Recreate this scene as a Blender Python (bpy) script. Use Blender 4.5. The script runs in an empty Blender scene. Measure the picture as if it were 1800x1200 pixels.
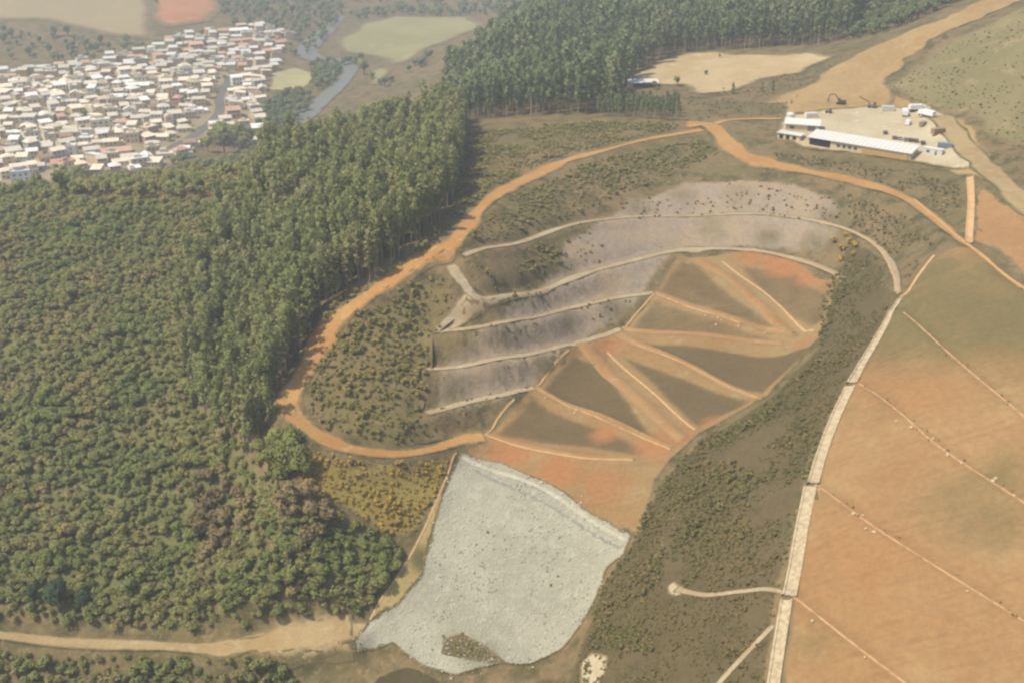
import bpy, math, random
import numpy as np
from mathutils import Vector, Matrix, geometry
random.seed(7); rng = np.random.default_rng(7)
S = bpy.context.scene
COL = S.collection

# ------------------------------------------------------------------ camera
CAM_Z = 230.0; PITCH = math.radians(25.0); FPX = 1930.0
cam_d = bpy.data.cameras.new('camera'); cam = bpy.data.objects.new('camera', cam_d); COL.objects.link(cam)
cam.location = (0, 0, CAM_Z); cam.rotation_euler = (math.pi / 2 - PITCH, 0, 0)
cam_d.sensor_width = 36.0; cam_d.lens = 36.0 * FPX / 1800.0
cam_d.clip_start = 1.0; cam_d.clip_end = 9000.0
S.camera = cam
cp, sp_ = math.cos(PITCH), math.sin(PITCH)
def ray(px, py):
    a = (np.asarray(px, float) - 900) / FPX; b = (600 - np.asarray(py, float)) / FPX
    return np.stack([a, cp + b * sp_, -sp_ + b * cp], -1)
def at_z(px, py, z):
    d = ray(px, py); t = (z - CAM_Z) / d[2]
    return d[0] * t, d[1] * t, z
def project(x, y, z):
    dz = z - CAM_Z
    dep = y * cp - dz * sp_; up = y * sp_ + dz * cp
    return 900 + FPX * x / dep, 600 - FPX * up / dep, dep

# ------------------------------------------------------------------ land form: survey points
SV = '''0 1110 14|300 1130 12|450 1140 13|620 1110 16|0 1200 6|300 1200 6|550 1200 7|0 900 28|250 900 29|400 950 27|0 700 45|250 700 46|0 500 60|250 500 63|0 350 72|200 352 74|400 360 76
330 600 57|400 700 50|420 850 38|450 600 61|550 450 80|500 310 80|600 285 82|700 255 84|790 225 86|700 330 88
850 200 85|850 130 75|900 80 80|1000 150 85|1100 180 93|1000 60 85|1200 0 85|1000 0 75|950 230 92
1480 60 108|1300 40 95|1200 85 95|1300 150 95|1120 140 92|1400 100 103|1200 170 95|1200 220 98|1360 215 101|1540 160 108
1400 200 102|1400 240 101|1600 200 103|1600 260 102|1680 280 103|1500 215 102.5|1500 250 101.5|1700 200 110|1800 150 120|1780 0 140|1800 30 138|1800 250 110|1800 330 108|1650 100 118|1600 60 122|1500 20 115
1300 290 95|1450 300 96|1600 350 97|1700 430 100|1260 240 97|1000 280 96|870 340 97|800 410 95|700 480 88|560 580 75|480 710 65|560 765 56|720 795 51.5|850 765 48|1000 340 92|1200 300 93|800 300 91
820 455 92|1050 385 86|1300 375 85|1480 400 86|1560 450 88|1578 515 90|850 530 82|1000 490 76|1200 440 75|1320 440 76
770 590 69|1000 540 68|1150 515 68|750 645 64|1020 600 61|1090 580 61|750 725 56|940 680 54|650 600 73|620 680 65|600 640 70|700 650 66|720 520 82|680 740 58
1480 495 76|1430 600 68|1350 700 62|1230 760 55|1150 850 50|1110 940 45|1250 560 67|1200 650 60|1050 720 54
805 795 46|950 865 45.5|920 1170 18|1000 1120 20|1060 1000 36|800 980 30|850 1050 24|735 950 32|650 1085 19|650 1000 30|600 900 42|500 900 45|620 830 50
1640 450 98|1580 540 90|1500 665 82|1430 840 73|1385 1040 64|1365 1200 56|1800 730 90|1680 630 90|1800 880 82|1650 775 82|1800 1110 73|1600 960 73|1590 1200 64|1800 505 100|1350 800 66|1300 950 58|1200 900 52|1200 1040 50|1100 1100 36|1200 1200 48|1000 1200 26|800 1200 14
0 200 5|400 100 3|200 150 6|200 290 0|400 200 0|0 100 12|0 0 40|330 20 25|500 20 8|700 60 0|800 20 0|540 190 0|700 110 0|600 130 0'''
pts = []
for row in SV.replace('\n', '|').split('|'):
    a = [float(v) for v in row.split()]; pts.append(at_z(*a))
pts += [(-130, 580, 60), (-150, 680, 20), (-160, 760, 2), (-230, 560, 50), (-260, 650, 15), (-290, 740, 1), (-330, 560, 45), (-380, 700, 3), (-60, 690, 50), (-100, 780, 15), (-130, 860, 1),
        (-20, 1000, 40), (-120, 950, 3), (0, 1300, 20), (-100, 1500, 2), (200, 1500, 60), (400, 1200, 110), (300, 900, 150), (400, 700, 150), (600, 500, 150), (0, 100, 15), (-150, 100, 0), (100, 100, 55), (150, 100, 74),
        (0, -150, 10), (250, -150, 80), (-250, -150, 0), (250, 250, 121), (250, 400, 125), (350, 500, 145), (500, 250, 150), (-400, 300, 20), (-400, 100, 0), (-500, 500, 40), (-700, 700, 10), (-600, 1000, 3),
        (-1000, 1500, 50), (-800, 2200, 80), (0, 2200, 20), (800, 2000, 120), (1000, 1000, 160), (0, 3000, 60), (-1000, 3000, 80), (1000, 3000, 100), (800, -150, 150), (-800, -150, 0)]
pts = np.array(pts)
C2 = 14.0 ** 2
def _phi(a, b):
    d2 = ((a[:, None, :] - b[None, :, :]) ** 2).sum(-1)
    return np.sqrt(d2 + C2)
n = len(pts)
A = np.zeros((n + 3, n + 3)); A[:n, :n] = _phi(pts[:, :2], pts[:, :2]) - np.eye(n) * 3.0
A[:n, n] = 1; A[:n, n + 1:] = pts[:, :2]; A[n:, :n] = A[:n, n:].T
WT = np.linalg.solve(A, np.concatenate([pts[:, 2], np.zeros(3)]))
def base_h(xy):
    out = np.empty(len(xy))
    for i in range(0, len(xy), 20000):
        q = xy[i:i + 20000]
        out[i:i + 20000] = _phi(q, pts[:, :2]) @ WT[:n] + WT[n] + q @ WT[n + 1:]
    return out
def axis(lo, f0, f1, hi, step, g):
    m = list(np.arange(f0, f1 + 1e-6, step)); s = step; v = m[-1]; up = []
    while v < hi: s *= g; v += s; up.append(v)
    s = step; v = m[0]; dn = []
    while v > lo: s *= g; v -= s; dn.append(v)
    return np.array(dn[::-1] + m + up)
GX = axis(-1300, -230, 230, 1300, 2.0, 1.05)
GY = axis(-260, 160, 570, 3200, 2.0, 1.022)
XX, YY = np.meshgrid(GX, GY)
GZ = base_h(np.stack([XX.ravel(), YY.ravel()], -1)).reshape(XX.shape)

def vnoise(x, y, sc, seed=0):
    x = np.asarray(x, float) / sc + 1000.5 + seed * 17.3; y = np.asarray(y, float) / sc + 1000.5 + seed * 9.1
    xi = np.floor(x).astype(np.int64); yi = np.floor(y).astype(np.int64); fx = x - xi; fy = y - yi
    fx = fx * fx * (3 - 2 * fx); fy = fy * fy * (3 - 2 * fy)
    def h(a, b):
        k = (a * 374761393 + b * 668265263 + seed * 1442695) & 0xffffffff
        k = ((k ^ (k >> 13)) * 1274126177) & 0xffffffff
        return ((k ^ (k >> 16)) & 0xffff) / 65535.0
    return (h(xi, yi) * (1 - fx) + h(xi + 1, yi) * fx) * (1 - fy) + (h(xi, yi + 1) * (1 - fx) + h(xi + 1, yi + 1) * fx) * fy

def H(x, y):
    """height of the finished land surface, on the same triangles as the ground mesh"""
    x = np.atleast_1d(np.asarray(x, float)); y = np.atleast_1d(np.asarray(y, float))
    i = np.clip(np.searchsorted(GX, x, 'right') - 1, 0, len(GX) - 2); j = np.clip(np.searchsorted(GY, y, 'right') - 1, 0, len(GY) - 2)
    u = np.clip((x - GX[i]) / (GX[i + 1] - GX[i]), 0, 1); v = np.clip((y - GY[j]) / (GY[j + 1] - GY[j]), 0, 1)
    a = GZ[j, i]; b = GZ[j, i + 1]; c = GZ[j + 1, i + 1]; d = GZ[j + 1, i]
    return np.where(u >= v, a + u * (b - a) + v * (c - b), a + v * (d - a) + u * (c - d))
def H1(x, y): return float(H(x, y)[0])

def hit(pxy):
    """photo points to places on the land (first crossing of the line of sight)"""
    pxy = np.asarray(pxy, float).reshape(-1, 2); d = ray(pxy[:, 0], pxy[:, 1])
    res = np.zeros((len(pxy), 2)); ts = 150 * 1.004 ** np.arange(760)
    for k in range(len(pxy)):
        q = d[k][None] * ts[:, None]; z = CAM_Z + q[:, 2] - H(q[:, 0], q[:, 1])
        b = np.argmax(z < 0) if (z < 0).any() else len(ts) - 1
        lo, hi = ts[max(b - 1, 0)], ts[b]
        for _ in range(22):
            m = (lo + hi) / 2; p = d[k] * m
            if CAM_Z + p[2] - H1(p[0], p[1]) < 0: hi = m
            else: lo = m
        res[k] = (d[k] * hi)[:2]
    return res
def smooth_line(p, step=2.0):
    """Catmull-Rom through world points, resampled evenly"""
    p = np.asarray(p, float)
    if len(p) > 2:
        q = np.vstack([2 * p[0] - p[1], p, 2 * p[-1] - p[-2]]); out = []
        for k in range(1, len(q) - 2):
            t = np.linspace(0, 1, 16, endpoint=False)[:, None]
            out.append(.5 * (2 * q[k] + (q[k + 1] - q[k - 1]) * t + (2 * q[k - 1] - 5 * q[k] + 4 * q[k + 1] - q[k + 2]) * t ** 2 + (3 * q[k] - q[k - 1] - 3 * q[k + 1] + q[k + 2]) * t ** 3))
        p = np.vstack(out + [p[-1:]])
    L = np.concatenate([[0], np.cumsum(np.hypot(*np.diff(p, axis=0).T))]); m = max(2, int(L[-1] / step) + 1)
    s = np.linspace(0, L[-1], m)
    return np.stack([np.interp(s, L, p[:, k]) for k in range(p.shape[1])], -1)
def px(s): return np.array([[float(v) for v in a.split(',')] for a in s.split()])

# lines traced over the land
LN = {
 'ridge': '1235,228 1200,234 1120,250 1000,282 930,312 875,342 840,372 812,408 790,432 740,455 700,484 650,520 610,548 578,575 560,610 538,650 512,690 508,720 540,752 575,775 630,792 700,798 760,790 810,774 852,768',
 'b1': '815,452 900,432 980,404 1050,388 1150,380 1300,376 1400,384 1480,402 1540,432 1570,470 1578,515',
 'b2': '790,462 815,500 848,528 920,518 1000,492 1100,462 1200,440 1320,440 1400,456 1455,476 1482,496',
 'b3': '760,582 850,572 930,560 1000,542 1080,524 1150,515',
 'b4': '745,648 830,640 920,624 1020,600 1092,578',
 'b5': '748,726 820,708 880,694 940,679',
 'link': '850,528 815,545 790,565 768,584',
 'spur1': '1150,515 1230,545 1310,572 1392,592', 'spur2': '1092,578 1180,588 1280,596 1375,606',
 'spur3': '1225,455 1290,500 1390,590', 'spur4': '1085,590 1180,630 1335,700', 'spur5': '1020,600 1070,660 1200,775',
 'spur6': '940,680 1060,735 1180,790', 'spur7': '855,765 930,788 1020,804 1115,808',
 'ledge1': '812,806 900,838 1000,888 1102,950', 'ledge2': '828,824 900,858 1000,912 1090,966',
 'fork': '1205,215 1250,222 1290,262 1330,282 1420,302 1500,318 1580,345 1640,382 1700,430 1750,470 1800,508',
 'fork2': '1205,222 1270,215 1330,210 1375,208',
 'bw1': '1585,548 1680,632 1800,732', 'bw2': '1502,668 1580,722 1660,790 1800,882', 'bw3': '1436,852 1520,912 1640,990 1800,1090', 'bw4': '1392,1045 1480,1115 1590,1200',
 'low': '-30,1112 100,1128 250,1134 400,1138 520,1118 620,1106',
 'hill': '1448,186 1530,112 1620,62 1700,28 1800,-14', 'padroad': '1650,205 1680,240 1720,282 1770,330 1830,380',
}
LW = {k: hit(px(v)) for k, v in LN.items()}
# cut or build the benches: land near a line takes the line's own height
def bench(key, hw, soft, st=1.0):
    p = smooth_line(LW[key], 2.0); z = H(p[:, 0], p[:, 1])
    k = np.ones(9) / 9; z = np.convolve(np.pad(z, 4, 'edge'), k, 'valid')
    lo = p.min(0) - hw - soft; hi = p.max(0) + hw + soft
    ji = np.where((YY >= lo[1]) & (YY <= hi[1]) & (XX >= lo[0]) & (XX <= hi[0]))
    q = np.stack([XX[ji], YY[ji]], -1)
    for i in range(0, len(q), 5000):
        s = slice(i, i + 5000); d = np.hypot(q[s, None, 0] - p[None, :, 0], q[s, None, 1] - p[None, :, 1]); m = d.argmin(1); dm = d.min(1)
        w = np.clip((hw + soft - dm) / soft, 0, 1); w = w * w * (3 - 2 * w) * st
        jj, ii = ji[0][s], ji[1][s]
        GZ[jj, ii] = GZ[jj, ii] * (1 - w) + z[m] * w
# gentle natural unevenness first
amp = np.clip((np.hypot(XX, YY) - 100) / 300, .25, 2.0)
GZ += 0
_sp = smooth_line(hit(px('1490,500 1440,600 1390,690 1310,785 1215,880 1150,990')), 4); _d = np.full(GZ.shape, 1e9)
for _x, _y in _sp: _d = np.minimum(_d, np.hypot(XX - _x, YY - _y))
GZ += 2.6 * np.exp(-(_d / 8.0) ** 2)   # the scrub covered spur stands up between the terraces and the big slope
GZ += amp * ((vnoise(XX, YY, 26, 1) - .5) * 1.6 + (vnoise(XX, YY, 9, 2) - .5) * .5) * .55
for k, hw, so in (('ridge', 3.2, 5), ('b1', 2, 4), ('b2', 2.2, 4), ('b3', 2, 4), ('b4', 2, 4), ('b5', 2, 4), ('fork', 4, 5), ('low', 3.5, 5),
                  ('spur1', 2.0, 4), ('spur2', 1.8, 4), ('spur3', 2.0, 4), ('spur4', 1.8, 4), ('spur5', 2.2, 4), ('spur6', 1.8, 4), ('spur7', 1.6, 4),
                  ('ledge1', 1.2, 1.6), ('ledge2', .8, 1.2), ('bw1', 1.6, 3.5), ('bw2', 1.6, 3.5), ('bw3', 1.6, 3.5), ('bw4', 1.6, 3.5), ('hill', 9, 8), ('padroad', 5, 6)):
    bench(k, hw, so)

for k in ('spur1', 'spur2', 'spur3', 'spur4', 'spur5', 'spur6', 'spur7'):
    _p = smooth_line(LW[k], 2.0); _d = np.full(GZ.shape, 1e9); _b = (XX > -30) & (XX < 140) & (YY > 230) & (YY < 460)
    _d[_b] = np.hypot(XX[_b][:, None] - _p[None, :, 0], YY[_b][:, None] - _p[None, :, 1]).min(1); GZ += .9 * np.exp(-(_d / 2.6) ** 2)

# ------------------------------------------------------------------ helpers for objects
def tag(o, label=None, cat=None, group=None, kind=None):
    if label: o['label'] = label
    if cat: o['category'] = cat
    if group: o['group'] = group
    if kind: o['kind'] = kind
    return o
def raw_mesh(name, V, F, attrs=None, smooth=False, mats=(), nrm=None):
    """V (n,3), F (m,3) or (m,4) arrays"""
    V = np.asarray(V, np.float32); F = np.asarray(F, np.int32); k = F.shape[1]
    me = bpy.data.meshes.new(name); me.vertices.add(len(V)); me.vertices.foreach_set('co', V.ravel())
    me.loops.add(F.size); me.loops.foreach_set('vertex_index', F.ravel())
    me.polygons.add(len(F)); me.polygons.foreach_set('loop_start', np.arange(0, F.size, k, dtype=np.int32))
    for a, d in (attrs or {}).items():
        t = me.attributes.new(a, 'FLOAT', 'POINT'); t.data.foreach_set('value', np.asarray(d, np.float32))
    me.update(calc_edges=True)
    me.polygons.foreach_set('use_smooth', np.full(len(F), smooth))
    for m in mats: me.materials.append(m)
    if nrm is not None: me.normals_split_custom_set_from_vertices(np.asarray(nrm, np.float32))
    return me
def link(name, me, parent=None, loc=None, rz=0):
    o = bpy.data.objects.new(name, me); COL.objects.link(o)
    if parent is not None: o.parent = parent
    if loc is not None: o.location = loc
    if rz: o.rotation_euler = (0, 0, rz)
    return o
def empty(name, loc, rz=0):
    o = bpy.data.objects.new(name, None); COL.objects.link(o); o.location = loc; o.rotation_euler = (0, 0, rz); o.empty_display_size = 1
    return o
class MB:
    """collects boxes, prisms and tubes into one mesh"""
    def __init__(s): s.v = []; s.f = []
    def quadbox(s, P):
        b = len(s.v); s.v += [tuple(p) for p in P]
        s.f += [tuple(b + i for i in q) for q in ((0, 3, 2, 1), (4, 5, 6, 7), (0, 1, 5, 4), (1, 2, 6, 5), (2, 3, 7, 6), (3, 0, 4, 7))]; return s
    def box(s, x0, x1, y0, y1, z0, z1, tx=0, ty=0):
        return s.quadbox([(x0, y0, z0), (x1, y0, z0), (x1, y1, z0), (x0, y1, z0), (x0 + tx, y0 + ty, z1), (x1 - tx, y0 + ty, z1), (x1 - tx, y1 - ty, z1), (x0 + tx, y1 - ty, z1)])
    def tube(s, p, r, k=6, cap=True):
        p = [Vector(a) for a in p]; rr = r if isinstance(r, (list, tuple)) else [r] * len(p); b = len(s.v)
        for i, c in enumerate(p):
            t = (p[min(i + 1, len(p) - 1)] - p[max(i - 1, 0)]).normalized(); u = t.orthogonal().normalized() if abs(t.z) < .95 else Vector((1, 0, 0)); w = t.cross(u)
            for j in range(k):
                a = 2 * math.pi * j / k; s.v.append(tuple(c + (u * math.cos(a) + w * math.sin(a)) * rr[i]))
        for i in range(len(p) - 1):
            for j in range(k): s.f.append((b + i * k + j, b + i * k + (j + 1) % k, b + (i + 1) * k + (j + 1) % k, b + (i + 1) * k + j))
        if cap: s.f.append(tuple(b + j for j in range(k))[::-1]); s.f.append(tuple(b + (len(p) - 1) * k + j for j in range(k)))
        return s
    def poly(s, P, F):
        b = len(s.v); s.v += [tuple(p) for p in P]; s.f += [tuple(b + i for i in q) for q in F]; return s
    def mesh(s, name, mat):
        me = bpy.data.meshes.new(name); me.from_pydata(s.v, [], s.f); me.update(); me.materials.append(mat); return me
    def build(s, name, mat, parent=None, loc=None): return link(name, s.mesh(name, mat), parent, loc)

# ------------------------------------------------------------------ materials
def NT(name, rough=.95, spec=.15):
    m = bpy.data.materials.new(name); m.use_nodes = True; t = m.node_tree; b = t.nodes['Principled BSDF']
    b.inputs['Roughness'].default_value = rough; b.inputs['Specular IOR Level'].default_value = spec
    return m, t, b
def nd(t, typ, **kw):
    x = t.nodes.new(typ)
    for k, v in kw.items():
        if k in ('blend_type', 'data_type', 'operation', 'attribute_name', 'feature', 'distance', 'attribute_type', 'clamp'): setattr(x, k, v)
        else: x.inputs[k.replace('_', ' ')].default_value = v
    return x
def noise(t, scale, detail=3, rough=.55, co=None):
    x = nd(t, 'ShaderNodeTexNoise', Scale=scale, Detail=detail, Roughness=rough)
    if co is None: co = t.nodes.new('ShaderNodeNewGeometry').outputs['Position']
    t.links.new(co, x.inputs['Vector']); return x.outputs['Fac']
def ramp(t, fac, lo, hi):
    x = nd(t, 'ShaderNodeMapRange', From_Min=lo, From_Max=hi); x.interpolation_type = 'SMOOTHSTEP'; t.links.new(fac, x.inputs['Value']); return x.outputs['Result']
def mixc(t, fac, a, b, bt='MIX'):
    x = t.nodes.new('ShaderNodeMix'); x.data_type = 'RGBA'; x.blend_type = bt
    for i, v in ((0, fac), (6, a), (7, b)):
        if isinstance(v, (int, float)): x.inputs[i].default_value = v
        elif isinstance(v, tuple): x.inputs[i].default_value = (*v, 1)
        else: t.links.new(v, x.inputs[i])
    return x.outputs[2]
def mth(t, op, a, b):
    x = t.nodes.new('ShaderNodeMath'); x.operation = op
    for i, v in enumerate((a, b)):
        if isinstance(v, (int, float)): x.inputs[i].default_value = v
        else: t.links.new(v, x.inputs[i])
    return x.outputs[0]
def attr(t, name): return nd(t, 'ShaderNodeAttribute', attribute_name=name).outputs['Fac']
def bump(t, b, fac, strength, dist):
    x = nd(t, 'ShaderNodeBump', Strength=strength, Distance=dist); t.links.new(fac, x.inputs['Height']); t.links.new(x.outputs[0], b.inputs['Normal'])
def sr(r, g, b_):
    f = lambda c: ((c / 255 + .055) / 1.055) ** 2.4 if c > 10 else c / 3294.6
    return (f(r), f(g), f(b_))
# dry scrub ground shared by the land and by the ragged margins of every patch
def ground_col(t):
    a = mixc(t, ramp(t, noise(t, .02, 4), .35, .65), sr(126, 114, 76), sr(144, 122, 88))
    a = mixc(t, ramp(t, noise(t, .11, 4, .65), .42, .66), a, sr(98, 92, 60))
    a = mixc(t, ramp(t, noise(t, .45, 3, .7), .5, .75), a, sr(156, 134, 98))
    return mixc(t, 1.0, a, (.74, .72, .66), 'MULTIPLY')
def mat_land(name, c1, c2, c3, s1=.03, s2=.15, s3=.6, w=None, w2=None, bs=.4, edge=True, streak=None, spec=.1, fine=None, under=None, rill=None):
    dk = lambda c: (c[0] * .61, c[1] * .635, c[2] * .58) if c else c
    c1, c2, c3, w, w2, streak = map(dk, (c1, c2, c3, w, w2, streak))
    m, t, b = NT(name, .97, spec)
    a = mixc(t, ramp(t, noise(t, s1, 4, .6), .36, .64), c1, c2)
    a = mixc(t, ramp(t, noise(t, s2, 4, .65), .5, .74), a, c3)
    for nm, cc in (('w', w), ('w2', w2)):
        if cc:
            k = mth(t, 'ADD', attr(t, nm), mth(t, 'MULTIPLY', mth(t, 'SUBTRACT', noise(t, .09, 5, .65), .5), .8))
            a = mixc(t, mth(t, 'MULTIPLY', ramp(t, k, .05, .9), ramp(t, attr(t, nm), .02, .3)), a, cc)
    if streak:
        g = t.nodes.new('ShaderNodeNewGeometry'); mp = nd(t, 'ShaderNodeMapping'); t.links.new(g.outputs['Position'], mp.inputs[0]); mp.inputs['Scale'].default_value = (.5, .12, .05)
        a = mixc(t, mth(t, 'MULTIPLY', ramp(t, noise(t, 1.0, 4, .6, mp.outputs[0]), .45, .7), .6), a, streak)
    if rill is not None:
        g = t.nodes.new('ShaderNodeNewGeometry'); mp = nd(t, 'ShaderNodeMapping'); t.links.new(g.outputs['Position'], mp.inputs[0]); mp.inputs['Rotation'].default_value = (0, 0, -rill); mp.inputs['Scale'].default_value = (.05, .75, .05)
        a = mixc(t, mth(t, 'MULTIPLY', ramp(t, noise(t, 1.0, 5, .65, mp.outputs[0]), .48, .72), .5), a, mixc(t, 1.0, a, (.78, .76, .74), 'MULTIPLY'))
        a = mixc(t, mth(t, 'MULTIPLY', ramp(t, noise(t, .25, 5, .75), .58, .72), .3), a, sr(112, 104, 66))
    fn = noise(t, s3, 4, .7)
    a = mixc(t, .55, a, mixc(t, ramp(t, fn, .3, .75), (.72, .72, .72), (1.1, 1.1, 1.1)), 'MULTIPLY')
    if edge:
        e = mth(t, 'ADD', attr(t, 'edge'), mth(t, 'MULTIPLY', mth(t, 'SUBTRACT', noise(t, .35, 4, .7), .5), .9))
        a = mixc(t, mth(t, 'MULTIPLY', ramp(t, e, .2, .7), 1.0), (under or ground_col(t)), a)
    t.links.new(a, b.inputs['Base Color'])
    bump(t, b, fn, bs, .6)
    return m
M = {}
m, t, b = NT('dry_scrub_ground', .97, .08)
a = ground_col(t); fn = noise(t, .7, 4, .7)
t.links.new(mixc(t, .6, a, mixc(t, ramp(t, fn, .3, .75), (.7, .7, .7), (1.1, 1.1, 1.1)), 'MULTIPLY'), b.inputs['Base Color']); bump(t, b, fn, .6, .8); M['ground'] = m
DIRT = (sr(218, 164, 104), sr(210, 148, 88), sr(222, 176, 120))
M['dirt'] = mat_land('orange_dirt', *DIRT, .05, .2, .9)
M['berm'] = mat_land('berm_dirt', sr(204, 156, 104), sr(196, 142, 90), sr(212, 172, 122), .05, .2, .9, under=tuple(v * .62 for v in sr(184, 146, 100)))
M['track'] = mat_land('pale_track', sr(210, 184, 150), sr(198, 168, 132), sr(220, 196, 164), .06, .3, 1.2)
M['soil'] = mat_land('terrace_soil', sr(184, 148, 102), sr(176, 134, 88), sr(186, 158, 114), .035, .12, .7, w=sr(128, 106, 74), w2=sr(196, 134, 88), rill=1.9)
M['slope'] = mat_land('bare_slope_soil', sr(192, 148, 101), sr(186, 138, 92), sr(196, 156, 109), .02, .06, .6, w=sr(142, 122, 80), w2=sr(196, 140, 92), rill=math.atan2(-.43, -.9))
M['rockcut'] = mat_land('grey_cut_rock', sr(192, 166, 144), sr(198, 168, 136), sr(172, 148, 126), .05, .25, .8, w=sr(142, 124, 90), streak=sr(176, 158, 142), bs=.7)
M['rockfill'] = mat_land('pale_rockfill', sr(212, 200, 176), sr(196, 185, 162), sr(222, 210, 188), .08, .3, 1.3, w=sr(124, 116, 86), bs=.9)
M['wedge'] = mat_land('straw_slope', sr(212, 180, 122), sr(198, 168, 110), sr(220, 188, 132), .06, .25, .9, w=sr(120, 112, 74))
M['pad'] = mat_land('pale_yard', sr(232, 208, 172), sr(218, 190, 154), sr(238, 218, 186), .05, .2, .8)
M['clearing'] = mat_land('pale_clearing', sr(222, 190, 146), sr(210, 176, 130), sr(230, 202, 160), .03, .1, .5)
M['hillroad'] = mat_land('ochre_hill_dirt', sr(202, 164, 112), sr(192, 150, 98), sr(210, 174, 126), .02, .1, .5, streak=sr(202, 168, 118), rill=math.atan2(*(LW['hill'][-2] - LW['hill'][0])[::-1]))
M['meadow'] = mat_land('meadow_grass', sr(182, 168, 118), sr(170, 158, 108), sr(196, 174, 128), .01, .04, .3, bs=.2)
M['field'] = mat_land('bare_far_field', sr(196, 168, 124), sr(186, 162, 120), sr(204, 174, 132), .006, .03, .3, bs=.2)
M['redfield'] = mat_land('red_far_soil', sr(220, 146, 100), sr(210, 132, 90), sr(220, 160, 116), .01, .05, .3, bs=.2)
M['pitch'] = mat_land('worn_pitch_grass', sr(196, 182, 122), sr(210, 190, 140), sr(176, 166, 108), .03, .1, .5, bs=.2)
M['townsoil'] = mat_land('town_ground', sr(190, 166, 132), sr(172, 150, 120), sr(200, 176, 142), .03, .12, .4, bs=.2)
M['street'] = mat_land('street_asphalt', sr(136, 128, 118), sr(126, 120, 110), sr(146, 138, 126), .05, .2, .6, bs=.1)
M['brown'] = mat_land('brown_scrub_soil', sr(116, 99, 67), sr(126, 107, 76), sr(100, 90, 57), .04, .18, .8, bs=.6)
M['ledge'] = mat_land('pale_ledge_gravel', sr(226, 212, 184), sr(214, 198, 168), sr(232, 220, 196), .06, .3, 1.2, under=tuple(v * .6 for v in sr(200, 188, 168)))
M['ledge2'] = mat_land('grey_ledge_gravel', sr(172, 164, 146), sr(160, 150, 132), sr(184, 176, 158), .06, .3, 1.2, under=tuple(v * .6 for v in sr(200, 188, 168)))
M['mud'] = mat_land('dark_mud', sr(104, 90, 62), sr(92, 80, 56), sr(116, 100, 70), .1, .4, 1.0)
M['floor'] = mat_land('forest_floor_herbs', sr(140, 134, 84), sr(128, 124, 76), sr(156, 142, 96), .04, .18, .8, bs=.6)
M['knoll'] = mat_land('olive_knoll_soil', sr(158, 136, 90), sr(148, 128, 82), sr(168, 142, 100), .04, .18, .8, bs=.6)
M['straw'] = mat_land('straw_coloured_grass', sr(178, 152, 84), sr(164, 140, 78), sr(186, 158, 96), .06, .25, .9, bs=.6)
M['apron'] = mat_land('sandy_apron', sr(206, 174, 128), sr(194, 158, 112), sr(214, 184, 140), .06, .25, .9)
M['dryhill'] = mat_land('dry_hill_grass', sr(166, 146, 102), sr(148, 134, 90), sr(188, 160, 116), .02, .08, .5)
m, t, b = NT('river_water', .6, .15); t.links.new(mixc(t, noise(t, .03, 3), sr(104, 104, 94), sr(118, 116, 104)), b.inputs['Base Color']); bump(t, b, noise(t, .8, 3), .15, .3); M['water'] = m
m, t, b = NT('weathered_concrete', .9, .2); t.links.new(mixc(t, ramp(t, noise(t, .5, 4, .7), .35, .7), sr(190, 154, 108), sr(176, 138, 92)), b.inputs['Base Color']); bump(t, b, noise(t, 3, 3), .3, .1); M['concrete'] = m
m, t, b = NT('pale_stone_lining', .95, .15); t.links.new(mixc(t, ramp(t, noise(t, .9, 5, .75), .35, .65), sr(190, 170, 134), sr(156, 136, 104)), b.inputs['Base Color']); bump(t, b, noise(t, 2, 4), .6, .3); M['stone'] = m
m, t, b = NT('dusty_concrete', .95, .1); t.links.new(mixc(t, ramp(t, noise(t, .4, 4, .7), .35, .65), sr(190, 152, 106), sr(160, 122, 80)), b.inputs['Base Color']); M['dusty'] = m
def mat_leaf(name, c1, c2, c3, g=(1.56, 1.44, 1.08)):
    c1, c2, c3 = (tuple(v * k for v, k in zip(c, g)) for c in (c1, c2, c3))
    m, t, b = NT(name, .85, .15)
    oi = t.nodes.new('ShaderNodeObjectInfo').outputs['Random']; tt = attr(t, 'tint'); tr = attr(t, 'tree')
    k = mth(t, 'FRACT', mth(t, 'ADD', tr, oi), 0)
    k = mth(t, 'ADD', mth(t, 'MULTIPLY', k, .45), mth(t, 'MULTIPLY', ramp(t, noise(t, .045, 4, .65), .32, .68), .6))
    a = mixc(t, ramp(t, k, .1, .6), c1, c2); a = mixc(t, ramp(t, k, .5, 1.0), a, c3)
    v = nd(t, 'ShaderNodeMapRange', To_Min=.82, To_Max=1.14); t.links.new(tt, v.inputs['Value'])
    h = t.nodes.new('ShaderNodeHueSaturation'); t.links.new(a, h.inputs['Color']); t.links.new(v.outputs[0], h.inputs['Value'])
    t.links.new(h.outputs[0], b.inputs['Base Color'])
    tl = t.nodes.new('ShaderNodeBsdfTranslucent'); t.links.new(h.outputs[0], tl.inputs['Color'])
    ms = t.nodes.new('ShaderNodeMixShader'); ms.inputs[0].default_value = .45
    t.links.new(b.outputs[0], ms.inputs[1]); t.links.new(tl.outputs[0], ms.inputs[2]); t.links.new(ms.outputs[0], t.nodes['Material Output'].inputs['Surface'])
    return m
M['leaf_forest'] = mat_leaf('olive_forest_leaves', sr(104, 118, 72), sr(120, 124, 82), sr(136, 126, 94))
M['leaf_dark'] = mat_leaf('deep_green_leaves', sr(100, 110, 66), sr(116, 122, 76), sr(130, 134, 86))
M['leaf_gum'] = mat_leaf('eucalyptus_leaves', sr(108, 118, 78), sr(118, 124, 84), sr(128, 126, 94))
M['leaf_far'] = mat_leaf('blue_green_leaves', sr(96, 112, 82), sr(108, 122, 90), sr(124, 130, 100), (1.35, 1.22, .92))
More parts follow.
